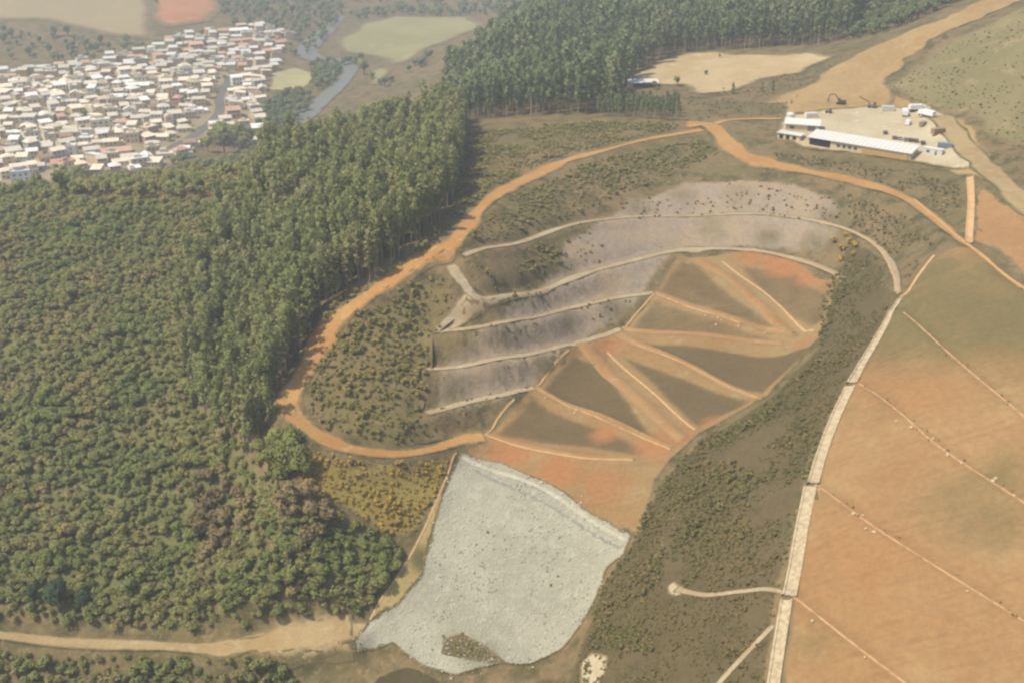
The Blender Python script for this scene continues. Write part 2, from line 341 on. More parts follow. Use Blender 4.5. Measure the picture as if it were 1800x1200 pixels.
M['leaf_scrub'] = mat_leaf('brown_scrub_leaves', sr(126, 114, 74), sr(140, 122, 84), sr(118, 112, 70), (1.1, 1.05, .9))
M['leaf_bush'] = mat_leaf('grey_green_scrub_leaves', sr(110, 112, 72), sr(124, 120, 82), sr(138, 126, 92), (1.75, 1.58, 1.15))
M['leaf_yellow'] = mat_leaf('yellow_scrub_leaves', sr(182, 160, 88), sr(170, 150, 84), sr(154, 142, 82), (1.4, 1.25, 1.0))
M['leaf_strip'] = mat_leaf('olive_brown_scrub_leaves', sr(104, 104, 66), sr(116, 110, 74), sr(128, 114, 80), (1.6, 1.46, 1.15))
M['leaf_deep'] = mat_leaf('dark_blue_green_leaves', sr(70, 90, 66), sr(78, 96, 70), sr(90, 104, 74), (1, 1, .9))
M['leaf_bare'] = mat_leaf('grey_brown_twigs', sr(112, 102, 80), sr(126, 114, 90), sr(138, 126, 100))
m, t, b = NT('pale_bark', .9); t.links.new(mixc(t, noise(t, 1.5, 3), sr(150, 138, 116), sr(108, 94, 74)), b.inputs['Base Color']); M['bark'] = m
m, t, b = NT('brown_bark', .9); t.links.new(mixc(t, noise(t, 1.5, 3), sr(92, 76, 58), sr(70, 58, 44)), b.inputs['Base Color']); M['bark2'] = m
def mat_objcol(name, rough=.9, grime=.25, spec=.15, sc=.35):
    m, t, b = NT(name, rough, spec); oc = t.nodes.new('ShaderNodeObjectInfo').outputs['Color']
    t.links.new(mixc(t, mth(t, 'MULTIPLY', ramp(t, noise(t, sc, 4, .7), .4, .75), grime), oc, sr(110, 96, 80)), b.inputs['Base Color']); return m
M['wall'] = mat_objcol('rendered_wall'); M['roof'] = mat_objcol('roof_covering', .9, .35); M['paint'] = mat_objcol('vehicle_paint', .35, .1, .5, 1.0)
def mat_flat(name, c, rough=.8, spec=.2, var=.25, sc=1.0):
    m, t, b = NT(name, rough, spec); t.links.new(mixc(t, noise(t, sc, 3), c, tuple(v * (1 - var) for v in c)), b.inputs['Base Color']); return m
M['pane'] = mat_flat('dark_window_glass', sr(86, 82, 78), .2, .5); M['doorm'] = mat_flat('brown_door', sr(96, 74, 56)); M['metal'] = mat_flat('grey_metal', sr(120, 118, 112), .5, .4)
M['tyre'] = mat_flat('black_rubber', sr(34, 33, 32)); M['white'] = mat_flat('white_sheet_roof', sr(208, 202, 186), .6, .3, .12, .15); M['cream'] = mat_flat('cream_wall', sr(206, 186, 146), .9, .15, .15, .3)
M['tan'] = mat_flat('tan_wall', sr(190, 150, 92), .9, .15, .2, .3); M['black'] = mat_flat('dark_opening_and_shade', sr(42, 38, 34)); M['tank'] = mat_flat('blue_tank', sr(70, 100, 140), .5)
M['rock'] = mat_flat('pale_rock', sr(196, 188, 168), .95, .1, .35, 1.5); M['yellow'] = mat_flat('yellow_machine_paint', sr(190, 150, 50), .5)

# ------------------------------------------------------------------ draped sheets
def inside(poly, q):
    x, y = q[:, 0], q[:, 1]; r = np.zeros(len(q), bool); m = len(poly); j = m - 1
    for i in range(m):
        xi, yi = poly[i]; xj, yj = poly[j]
        c = ((yi > y) != (yj > y)) & (x < (xj - xi) * (y - yi) / (yj - yi + 1e-12) + xi); r ^= c; j = i
    return r
def seg_dist(q, poly, closed=True):
    p = np.asarray(poly); e = np.roll(p, -1, 0) if closed else p[1:]; s = p if closed else p[:-1]; out = np.full(len(q), 1e9)
    for a, b in zip(s, e):
        ab = b - a; t = np.clip(((q - a) @ ab) / (ab @ ab + 1e-12), 0, 1); out = np.minimum(out, np.hypot(*(q - a - t[:, None] * ab).T))
    return out
def world_poly(s, step): return smooth_line_closed(hit(px(s)), step)
def smooth_line_closed(p, step):
    p = np.vstack([p, p[:1]]); L = np.concatenate([[0], np.cumsum(np.hypot(*np.diff(p, axis=0).T))]); m = int(L[-1] / step) + 3
    s = np.linspace(0, L[-1], m, endpoint=False); q = np.stack([np.interp(s, L, p[:, k]) for k in (0, 1)], -1)
    return q
def sheet(name, poly, mat, step, lift, fade=3.0, wob=1.0, kind='structure', wfun=None):
    """a patch of surface lying on the land; 'edge' runs 0 at its rim to 1 inside"""
    poly = np.asarray(poly)
    c = poly.mean(0)
    poly = poly + (np.stack([vnoise(poly[:, 0], poly[:, 1], 7 * max(1, step / 2), 5), vnoise(poly[:, 0], poly[:, 1], 7 * max(1, step / 2), 6)], -1) - .5) * 2 * wob
    lo, hi = poly.min(0), poly.max(0)
    gx, gy = np.meshgrid(np.arange(lo[0], hi[0], step), np.arange(lo[1], hi[1], step)); g = np.stack([gx.ravel(), gy.ravel()], -1) + rng.uniform(-.2, .2, (gx.size, 2)) * step
    g = g[inside(poly, g)]; g = g[seg_dist(g, poly) > step * .45]
    allp = np.vstack([poly, g]); m = len(poly)
    v, e, f, *_ = geometry.delaunay_2d_cdt([Vector(p) for p in allp], [(i, (i + 1) % m) for i in range(m)], [], 1, 1e-4)
    v = np.array([(p.x, p.y) for p in v]); f = np.array([t for t in f if len(t) == 3])
    f = f[inside(poly, v[f].mean(1))]
    ar = (v[f[:, 1]] - v[f[:, 0]]); br = (v[f[:, 2]] - v[f[:, 0]]); fl = ar[:, 0] * br[:, 1] - ar[:, 1] * br[:, 0] < 0; f[fl] = f[fl][:, ::-1]
    dd = seg_dist(v, poly)
    at = {'edge': np.clip(dd / fade, 0, 1)}
    if wfun: at.update(wfun(v))
    o = link(name, raw_mesh(name, np.column_stack([v, H(v[:, 0], v[:, 1]) + lift]), f, at, True, [mat]))
    if kind: tag(o, kind=kind)
    return o
def strip(name, line, width, mat, lift=.12, fade=.45, step=1.5, kind='structure', wob=.5, ends=None):
    """a road or track lying on the land; width a number or one per given point"""
    p = smooth_line(line, step); k = len(p); w = np.interp(np.linspace(0, 1, k), np.linspace(0, 1, len(width)), width) if not isinstance(width, (int, float)) else np.full(k, float(width))
    w = w * (1 + (vnoise(p[:, 0], p[:, 1], 9, 3) - .5) * wob)
    tn = np.gradient(p, axis=0); tn /= np.hypot(*tn.T)[:, None]; nr = np.stack([-tn[:, 1], tn[:, 0]], -1)
    us = np.linspace(-1, 1, max(5, int(np.mean(w) / 1.2) | 1)); nu = len(us)
    q = p[:, None] + nr[:, None] * (us[None, :, None] * w[:, None, None] / 2); qq = q.reshape(-1, 2)
    e = np.tile((1 - np.abs(us)) / fade, (k, 1)); e[0] = 0 if ends is None else e[1]; e[-1] = 0
    I = np.arange(k * nu).reshape(k, nu); F = np.stack([I[:-1, :-1], I[:-1, 1:], I[1:, 1:], I[1:, :-1]], -1).reshape(-1, 4)[:, ::-1]
    o = link(name, raw_mesh(name, np.column_stack([qq, H(qq[:, 0], qq[:, 1]) + lift]), F, {'edge': np.clip(e.ravel(), 0, 1)}, True, [mat]))
    if kind: tag(o, kind=kind)
    return o
def blob(*bs):
    """weights from soft spots given as photo x, photo y, radius in metres"""
    c = hit([(b[0], b[1]) for b in bs])
    def f(v):
        r = np.zeros(len(v))
        for (x, y), b in zip(c, bs): r = np.maximum(r, np.exp(-((v[:, 0] - x) ** 2 + (v[:, 1] - y) ** 2) / (b[2] ** 2)) * (b[3] if len(b) > 3 else 1))
        return r
    return f
POLY = {
 'terrace': '1190,446 1320,441 1400,457 1470,492 1462,540 1445,590 1400,640 1340,702 1280,735 1222,768 1175,815 1150,850 1128,935 1108,938 1000,880 900,834 818,796 852,766 940,680 1020,602 1092,578 1152,515',
 'slope': '1650,448 1705,436 1800,512 1960,590 2160,700 2300,900 2300,1240 1372,1240 1392,1050 1420,880 1452,780 1500,672 1545,595 1590,520',
 'slope_up': '1716,322 1760,352 1830,400 2000,470 2200,560 2150,690 1960,580 1830,512 1712,424',
 'rockcut': '1000,410 1100,350 1200,318 1300,312 1400,322 1480,350 1500,395 1440,460 1380,445 1320,438 1200,440 1172,470 1145,512 1100,555 1080,576 1020,600 990,630 940,678 880,720 800,745 750,735 760,690 775,640 800,600 860,545 960,470',
 'rockfill': '812,792 880,812 1000,870 1110,938 1096,975 1064,1000 1050,1050 1020,1100 985,1142 930,1168 880,1165 800,1188 740,1170 690,1130 620,1148 640,1100 700,1060 742,1010 752,960 775,880',
 'wedge': '806,800 772,890 750,960 742,1010 700,1060 640,1098 655,1078 700,1000 740,930 780,845',
 'pad': '1375,205 1450,192 1530,186 1640,186 1700,230 1720,300 1660,296 1600,284 1500,268 1410,262 1365,240',
 'clearing': '1110,132 1160,105 1220,92 1330,95 1420,92 1470,100 1400,130 1330,142 1290,160 1230,168 1205,150 1180,152 1110,150',
 'meadow': '590,72 640,40 700,28 830,28 850,48 760,82 720,108 690,115 650,98 590,92',
 'meadow2': '655,122 690,120 672,150 650,150',
 'field': '-40,-20 260,-20 275,55 290,78 180,62 80,40 -40,32', 'redfield': '262,-20 380,-10 400,20 370,40 300,50 262,40',
 'strip': '1462,500 1490,420 1560,445 1580,520 1500,665 1440,780 1404,900 1372,1050 1345,1240 985,1240 1015,1135 1058,1022 1108,950 1152,858 1230,770 1340,708 1430,618',
 'pitch': '475,128 520,118 555,130 545,150 510,160 472,160',
 'town': '-30,130 120,118 270,82 400,45 470,50 520,62 500,90 478,140 470,200 465,255 420,262 380,240 310,290 240,310 130,320 -30,330',
 'hillapron': '1375,172 1450,162 1540,160 1610,176 1660,186 1715,225 1740,272 1760,330 1700,312 1650,292 1640,215 1560,190 1450,196 1380,200',
 'dryhill': '1560,150 1640,90 1720,48 1800,12 1850,-10 2100,0 2200,300 1900,300 1800,260 1720,240 1690,200 1600,182',
 'brownfield': '0,60 100,80 200,110 300,90 180,120 100,118 -20,125',
}
W = {k: hit(px(v)) for k, v in POLY.items()}
def dens(k, st): return smooth_line_closed(W[k], st)
sheet('forest_floor', smooth_line_closed(hit(px('-300,356 100,356 200,360 330,356 410,374 400,420 360,500 330,620 400,760 440,800 520,880 600,905 660,932 690,960 676,1010 640,1070 500,1090 400,1106 100,1096 -300,1075')), 4), M['floor'], 4.0, .08, 3, .8)
sheet('knoll_slope', hit(px('548,690 575,640 605,592 655,547 705,514 750,486 800,500 800,560 762,595 760,650 742,725 760,750 800,770 700,786 630,778 575,757 545,727')), M['knoll'], 2.0, .07, 2.5, .5)
sheet('straw_grass', hit(px('530,790 620,810 720,813 795,802 770,872 735,930 700,948 600,892 520,868')), M['straw'], 1.6, .07, 2, .5)
sheet('dirt_apron', hit(px('380,1128 450,1112 520,1092 600,1086 652,1090 632,1122 590,1150 520,1170 440,1152')), M['apron'], 1.5, .24, 2, .4)
PANEL = [('1290,462 1400,470 1465,512 1455,560 1432,578', .6), ('1195,455 1228,460 1385,582 1152,512', .6), ('1150,522 1390,602 1102,578', .6), ('1120,598 1400,614 1440,604 1340,695 1160,622', .95),
         ('1082,618 1330,702 1225,755', .95), ('1010,622 1058,638 1168,786 948,682', 1.0), ('938,692 1165,792 1112,802 868,763', .85)]
PANEL = [(smooth_line_closed(hit(px(a)), 1.5), k) for a, k in PANEL]
def tb(v):
    r = np.zeros(len(v))
    for p, k in PANEL:
        i = np.where(inside(p, v))[0]
        if len(i): r[i] = np.maximum(r[i], k * np.clip((seg_dist(v[i], p) + .3) / 2.6, 0, 1))
    return r
tr_ = blob((1380, 460, 9, 1.2), (1440, 480, 8, 1.1), (1320, 448, 7, .9), (1070, 610, 6, .8), (1150, 780, 8, .8), (1060, 765, 5, .8), (900, 795, 8, 1), (980, 830, 9, 1), (1060, 850, 10, .7), (1200, 770, 6, .7), (1420, 600, 6, .6), (1250, 740, 5, .6))
# the ground lies lower where a sheet of other soil covers it
GLOW = GZ.copy(); _q = np.stack([XX.ravel(), YY.ravel()], -1)
for _k, _d in (('terrace', 3), ('slope', 3), ('slope_up', 3), ('rockcut', 4), ('rockfill', 3), ('pad', 4), ('clearing', 6), ('meadow', 14), ('town', 16), ('field', 30), ('dryhill', 6)):
    _m = inside(W[_k], _q); _i = np.where(_m)[0]; _i = _i[seg_dist(_q[_i], W[_k]) > _d]; GLOW.ravel()[_i] -= .8
# ------------------------------------------------------------------ ground sheet
nx, ny = len(GX), len(GY)
idx = np.arange(nx * ny).reshape(ny, nx)
a_, b_, c_, d_ = idx[:-1, :-1].ravel(), idx[:-1, 1:].ravel(), idx[1:, 1:].ravel(), idx[1:, :-1].ravel()
tri = np.concatenate([np.stack([a_, b_, c_], -1), np.stack([a_, c_, d_], -1)])
tag(link('ground', raw_mesh('ground', np.stack([XX.ravel(), YY.ravel(), GLOW.ravel()], -1), tri, smooth=True, mats=[M['ground']])), kind='structure')

sheet('terrace_soil', dens('terrace', 1.3), M['soil'], 1.3, .14, 1.6, .4, wfun=lambda v: {'w': tb(v), 'w2': tr_(v)})
sb = blob((1640, 550, 30, 1.0), (1560, 540, 20, .85), (1780, 560, 34, 1.0), (1640, 480, 18, .8), (1740, 480, 22, .7), (1720, 640, 16, .4), (1530, 720, 12, .35), (1450, 900, 10, .3), (1420, 1120, 12, .35), (1720, 900, 18, .5), (1780, 840, 14, .5))
s2 = blob((1530, 1000, 16, .55), (1480, 950, 11, .5), (1640, 690, 14, .5), (1600, 1090, 10, .5), (1760, 640, 14, .35))
sheet('bare_slope', dens('slope', 1.4), M['slope'], 1.4, .14, 1.5, .4, wfun=lambda v: {'w': sb(v), 'w2': s2(v)})
sheet('bare_slope', dens('slope_up', 2), M['slope'], 2.0, .14, 1.5, .3, wfun=lambda v: {'w': sb(v) * 0, 'w2': np.full(len(v), .35)})
rb = blob((870, 550, 8), (1080, 545, 6, .9), (960, 655, 5, .9), (850, 735, 8), (1430, 430, 10, .7), (1200, 345, 10, .5), (1000, 480, 6, .6), (1480, 380, 12, .9), (1120, 360, 9, .7), (1350, 420, 7, .7), (1250, 400, 8, .5), (920, 500, 8, .7), (1000, 560, 7, .6), (820, 620, 8, .6), (880, 640, 6, .5), (800, 700, 8, .7), (1300, 340, 9, .5))
sheet('brown_scrub_slope', dens('strip', 2), M['brown'], 2.0, .08, 3, .6)
sheet('rock_cut', dens('rockcut', 2), M['rockcut'], 2.0, .10, 5, 1.5, wfun=lambda v: {'w': rb(v)})
strip('rock_ledge', LW['ledge1'], 1.8, M['ledge'], .34, .4, 1.0)
strip('rock_ledge', LW['ledge2'], 1.1, M['ledge2'], .34, .5, 1.0)
sheet('weedy_mound', hit(px('780,1122 812,1112 850,1132 892,1164 860,1166 810,1158 775,1150')), M['brown'], 1.0, .34, 1.2, .3)
sheet('dark_pool', hit(px('668,1186 716,1170 742,1178 775,1196 800,1215 640,1215')), M['mud'], 1.0, .3, .8, .2)
kb = blob((820, 1130, 7, 1.0), (860, 1150, 6, .8), (700, 1120, 4, .3))
sheet('straw_slope', dens('wedge', 1), M['wedge'], 1.0, .16, .5, .2, wfun=lambda v: {'w': blob((740, 985, 4, .9))(v)})
rk = blob((870, 940, 4, .5), (850, 960, 3, .5), (840, 990, 4, .4), (960, 1000, 3, .5), (975, 1030, 3, .5), (770, 1060, 4, .4), (790, 1120, 6, .7), (840, 1150, 7, 1), (860, 1150, 5, 1.1), (1040, 1080, 5, .3), (900, 870, 3, .3), (830, 840, 3, .3))
tag(sheet('rockfill_face', dens('rockfill', 1.2), M['rockfill'], 1.2, .24, 1.0, .25, kind=None, wfun=lambda v: {'w': rk(v) * .45}), 'pale grey rockfill face spilling down below the orange terraces', 'rockfill')
sheet('bare_apron', dens('hillapron', 2), M['hillroad'], 2.0, .16, 3, 1)
sheet('yard', dens('pad', 2), M['pad'], 2.0, .28, 4, .8)
sheet('clearing', dens('clearing', 3), M['clearing'], 3.0, .2, 8, 3)
sheet('meadow', dens('meadow', 8), M['meadow'], 8, .4, 18, 5); sheet('meadow', dens('meadow2', 6), M['meadow'], 6, .4, 10, 3)
sheet('far_field', dens('field', 14), M['field'], 14, .5, 25, 6); sheet('far_field', dens('redfield', 8), M['redfield'], 8, .7, 25, 6)
sheet('pitch', dens('pitch', 4), M['pitch'], 4, .3, 6, 1.5)
sheet('town_ground', dens('town', 8), M['townsoil'], 8, .25, 14, 4)
sheet('dry_hillside', dens('dryhill', 4), M['dryhill'], 4, .15, 8, 2)
# roads and tracks
strip('dirt_road', LW['ridge'], [6, 4.5, 4, 4.5, 5, 8, 9, 8, 7, 7, 8, 9, 9, 10, 12, 10, 8, 7, 6, 6, 6], M['dirt'], .2, .65, wob=.9)
strip('dirt_road', LW['fork'], [7, 11, 15, 13, 10, 8, 7, 5, 4, 3, 2.5], M['dirt'], .22, .6, wob=.8)
strip('dirt_road', LW['fork2'], [5, 5, 4], M['dirt'], .26)
strip('dirt_road', LW['low'], [4.5, 4.5, 5, 6.5, 11, 14], M['apron'], .3, .6, wob=.7)
strip('hill_road', LW['hill'], [58, 46, 36, 27, 20, 16], M['hillroad'], .25, .18, ends=1)
strip('dirt_road', LW['padroad'], [12, 12, 12, 11, 11], M['apron'], .36)
for k, w in (('b1', 3.2), ('b2', 4.0), ('b3', 3.2), ('b4', 3.2), ('b5', 3.4), ('link', 6)): strip('track', LW[k], float(w), M['track'], .24, .5)
for k, w, mk in (('spur1', 3.2, 'berm'), ('spur2', 3.4, 'berm'), ('spur3', 5.0, 'berm'), ('spur4', 3.6, 'berm'), ('spur5', 5, 'berm'), ('spur6', 2.6, 'berm'), ('spur7', 2.4, 'berm')):
    strip('berm_track', LW[k], float(w), M[mk], .22, .7)
strip('track', hit(px('1186,1036 1240,1046 1300,1040 1350,1036 1384,1046')), 1.6, M['track'], .22)
strip('track', hit(px('1362,1096 1310,1150 1255,1210')), 1.4, M['track'], .22)
strip('street', hit(px('412,128 388,165 384,200 350,232 300,262')), 9.0, M['street'], .45, .3, 5)
# river
RV = hit(px('470,262 535,205 572,172 606,140 616,120 596,108 556,104 540,92 552,72 580,50 600,30'))
strip('river', RV, [18, 21, 20, 17, 14, 16, 24, 26, 20, 15, 12], M['water'], .5, .1, 6, wob=.3)

# ------------------------------------------------------------------ vegetation
def clumps(seed, lobes, n, size, out=.8, inner=.55, flat=1.0):
    """leaf clumps spread through the volume of several lobes: verts, quads, per-vertex tint"""
    r = np.random.default_rng(seed); lb = np.array(lobes, float); wgt = (lb[:, 3] * lb[:, 4] * lb[:, 5]) ** .67; wgt /= wgt.sum()
    k = r.choice(len(lb), n, p=wgt); d = r.normal(size=(n, 3)); d /= np.linalg.norm(d, axis=1)[:, None]
    rad = inner + (1 - inner) * r.random(n) ** .6
    c = lb[k, :3] + d * lb[k, 3:6] * rad[:, None]
    nr = d * out + r.normal(size=(n, 3)) * .5 + np.array([0, 0, .25]); nr /= np.linalg.norm(nr, axis=1)[:, None]
    u = np.cross(nr, r.normal(size=(n, 3))); u /= np.linalg.norm(u, axis=1)[:, None]; v = np.cross(nr, u)
    s = size * r.uniform(.6, 1.35, (n, 1)) * .5; s2 = s * r.uniform(.6, 1.2, (n, 1)) * flat
    V = np.stack([c - u * s - v * s2 * .6, c + u * s * .8 - v * s2, c + u * s + v * s2 * .7, c - u * s * .7 + v * s2], 1).reshape(-1, 3)
    lt = r.random(len(lb))[k] * .55 + r.random(n) * .45
    nn = d * .75 + nr * .3 + np.array([0, 0, .45]); nn /= np.linalg.norm(nn, axis=1)[:, None]
    return V, np.arange(4 * n).reshape(n, 4), np.repeat(lt, 4), np.repeat(nn, 4, 0)
def trunk_geo(p, r, k=5):
    m = MB().tube(p, r, k, False); return np.array(m.v), np.array(m.f)
def broad(seed, h, w, n, size):
    r = np.random.default_rng(seed); L = []
    for i in range(r.integers(4, 7)):
        a = r.uniform(0, 6.28); q = r.uniform(.15, .55) * w / 2; s = r.uniform(.3, .55) * w / 2 * 1.15
        L.append((q * math.cos(a), q * math.sin(a), h * r.uniform(.5, .8), s, s * r.uniform(.8, 1.1), s * r.uniform(.65, .9)))
    L.append((0, 0, h * .68, w * .3, w * .3, h * .26))
    tv, tf = trunk_geo([(0, 0, -.5), (.05, .02, h * .3), (.12, -.05, h * .62)], [w * .035, w * .028, w * .015])
    for i in range(3):
        a = r.uniform(0, 6.28); v2, f2 = trunk_geo([(.05, 0, h * .32), (math.cos(a) * w * .16, math.sin(a) * w * .16, h * .5), (math.cos(a) * w * .28, math.sin(a) * w * .28, h * .66)], [w * .02, w * .014, w * .006], 4)
        tf = np.vstack([tf, f2 + len(tv)]); tv = np.vstack([tv, v2])
    return clumps(seed, L, n, size), (tv, tf)
def gum(seed, h, n, size):
    r = np.random.default_rng(seed); L = []
    for i in range(7):
        z = h * (.36 + .085 * i); s = (1.05 + .6 * r.random()) * (1.15 if i < 5 else 1.2) * h / 20
        L.append((r.normal() * .55, r.normal() * .55, z, s * 1.05, s * 1.05, h * .085))
    tv, tf = trunk_geo([(0, 0, -.5), (r.normal() * .1, r.normal() * .1, h * .45), (r.normal() * .2, r.normal() * .2, h * .86)], [.24, .17, .05])
    for i in range(3):
        a = r.uniform(0, 6.28); z = h * (.45 + .13 * i); v2, f2 = trunk_geo([(0, 0, z), (math.cos(a) * .8, math.sin(a) * .8, z + 1.6)], [.08, .03], 4); tf = np.vstack([tf, f2 + len(tv)]); tv = np.vstack([tv, v2])
    return clumps(seed, L, n, size, .5, .3), (tv, tf)
def bushg(seed, h, w, n, size):
    r = np.random.default_rng(seed); L = []
    for i in range(r.integers(3, 5)):
        a = r.uniform(0, 6.28); q = r.uniform(.1, .5) * w / 2; s = r.uniform(.35, .55) * w / 2
        L.append((q * math.cos(a), q * math.sin(a), h * r.uniform(.35, .6), s, s, h * .4))
    return clumps(seed, L, n, size), None
def scatter(poly, sp, jit=.42, seed=1):
    r = np.random.default_rng(seed); lo, hi = poly.min(0), poly.max(0)
    gx, gy = np.meshgrid(np.arange(lo[0], hi[0], sp), np.arange(lo[1], hi[1], sp)); q = np.stack([gx.ravel(), gy.ravel()], -1)
    q[:, 0] += (np.round(q[:, 1] / sp) % 2) * sp / 2
    q = q + r.uniform(-jit, jit, q.shape) * sp
    return q[inside(poly, q)]
PATHS = np.vstack([smooth_line(hit(px(a)), .8) for a in ('1186,1036 1240,1046 1300,1040 1350,1036 1384,1046', '1362,1096 1310,1150 1255,1210', '1040,1150 1045,1175 1040,1200', '1058,1160 1050,1180')])
ROADS = np.vstack([smooth_line(LW[k], 3) for k in ('ridge', 'fork', 'fork2', 'low')] + [smooth_line(LW['padroad'], 3)])
def clear_of(q, lines, d):
    keep = np.ones(len(q), bool)
    for i in range(0, len(q), 4000):
        s = slice(i, i + 4000); keep[s] = np.hypot(q[s, None, 0] - lines[None, :, 0], q[s, None, 1] - lines[None, :, 1]).min(1) > d
    return q[keep]
def in_view(q):
    X, Y, D = project(q[:, 0], q[:, 1], H(q[:, 0], q[:, 1])); return (X > -15) & (X < 1815) & (Y > -40) & (Y < 1215), X, Y, D
def make_stuff(name, kinds, q, ki, sc, rz, mats, label=None, cat=None, zs=None):
    """one object for the many: kinds are ((V,F,tint),(trunk V,F))"""
    Vs, Fs, T, R, MI, NN = [], [], [], [], [], []; off = 0; r = np.random.default_rng(len(q)); z = H(q[:, 0], q[:, 1]); tr = np.clip(r.random(len(q)) * .6 + .55 * vnoise(q[:, 0], q[:, 1], 17, 31), 0, .999); zs = np.ones(len(q)) if zs is None else zs
    for k, (cr, tk) in enumerate(kinds):
        s = np.where(ki == k)[0]
        if not len(s): continue
        for part, (v, f) in enumerate([(cr[0], cr[1])] + ([tk] if tk is not None else [])):
            c, n_ = np.cos(rz[s])[:, None], np.sin(rz[s])[:, None]; a = sc[s][:, None]
            X = (v[None, :, 0] * c - v[None, :, 1] * n_) * a + q[s, 0][:, None]; Y = (v[None, :, 0] * n_ + v[None, :, 1] * c) * a + q[s, 1][:, None]; Z = v[None, :, 2] * a * zs[s][:, None] + z[s][:, None]
            Vs.append(np.stack([X, Y, Z], -1).reshape(-1, 3)); Fs.append((f[None] + (np.arange(len(s)) * len(v))[:, None, None]).reshape(-1, 4) + off); off += len(s) * len(v)
            nv = cr[3] if part == 0 else np.column_stack([v[:, 0] - v[:, 0].mean(), v[:, 1] - v[:, 1].mean(), np.full(len(v), .05)]); nv = nv / (np.linalg.norm(nv, axis=1)[:, None] + 1e-9)
            NN.append(np.stack([nv[None, :, 0] * c - nv[None, :, 1] * n_, nv[None, :, 0] * n_ + nv[None, :, 1] * c, np.repeat(nv[None, :, 2], len(s), 0)], -1).reshape(-1, 3))
            T.append(np.tile(cr[2], len(s)) if part == 0 else np.full(len(s) * len(v), .5)); R.append(np.repeat(tr[s], len(v))); MI.append(np.full(len(s) * len(f), part, np.int32))
    me = raw_mesh(name, np.vstack(Vs), np.vstack(Fs), {'tint': np.concatenate(T), 'tree': np.concatenate(R)}, True, mats, np.vstack(NN))
    me.polygons.foreach_set('material_index', np.concatenate(MI))
    o = link(name, me); tag(o, label, cat, kind='stuff'); return o
def proto_meshes(nm, kinds, leaf, bark):
    out = []
    for cr, tk in kinds:
        c = raw_mesh(nm + '_crown', cr[0], cr[1], {'tint': cr[2], 'tree': np.zeros(len(cr[0]))}, True, [leaf], cr[3])
        out.append((c, raw_mesh(nm + '_trunk', tk[0], tk[1], None, True, [bark]) if tk is not None else None))
    return out
def plant(name, pm, x, y, s, rz, label, cat, group, zs=1.0):
    """one tree or bush of its own"""
    c, t = pm; z = H1(x, y)
    if t is None:
        o = link(name, c, None, (x, y, z), rz); o.scale = (s, s, s * zs)
    else:
        o = empty(name, (x, y, z), rz); o.scale = (s, s, s * zs); link('crown', c, o); link('trunk', t, o)
    return tag(o, label, cat, group)
def forest(zone_q, kinds, leaf, bark, smin, smax, n_ind, name, cat, lab, group, stuff, stufflab, zsr=(.85, 1.25), lod=None, seed=3, big=False, clump=0):
    r = np.random.default_rng(seed); q = zone_q; vis, X, Y, D = in_view(q); sc = r.uniform(smin, smax, len(q)) * r.choice([.7, .85, 1, 1, 1.2, 1.4] if big else [.85, 1, 1, 1.2], len(q)); rz = r.uniform(0, 6.28, len(q)); ki = r.integers(0, len(kinds), len(q)); zs = r.uniform(*zsr, len(q))
    if big: sc = sc * (.7 + .75 * vnoise(q[:, 0], q[:, 1], 13, 21))
    if clump: sc = sc * (.45 + 1.15 * vnoise(q[:, 0], q[:, 1], clump, 51))
    order = np.argsort(np.where(vis, D / sc, 1e9)); ind = order[:n_ind] if n_ind else order[:0]; ind = ind[vis[ind]]
    pm = proto_meshes(name, kinds, leaf, bark)
    for i in ind: plant(name, pm[ki[i]], q[i, 0], q[i, 1], sc[i], rz[i], lab(X[i], Y[i], sc[i], ki[i]) if callable(lab) else lab, cat, group, zs[i])
    rest = np.setdiff1d(np.arange(len(q)), ind)
    if len(rest): make_stuff(stuff, lod or kinds, q[rest], ki[rest], sc[rest], rz[rest], [leaf, bark], None, None, zs[rest])
    print(stuff, len(q), 'individual', len(ind))
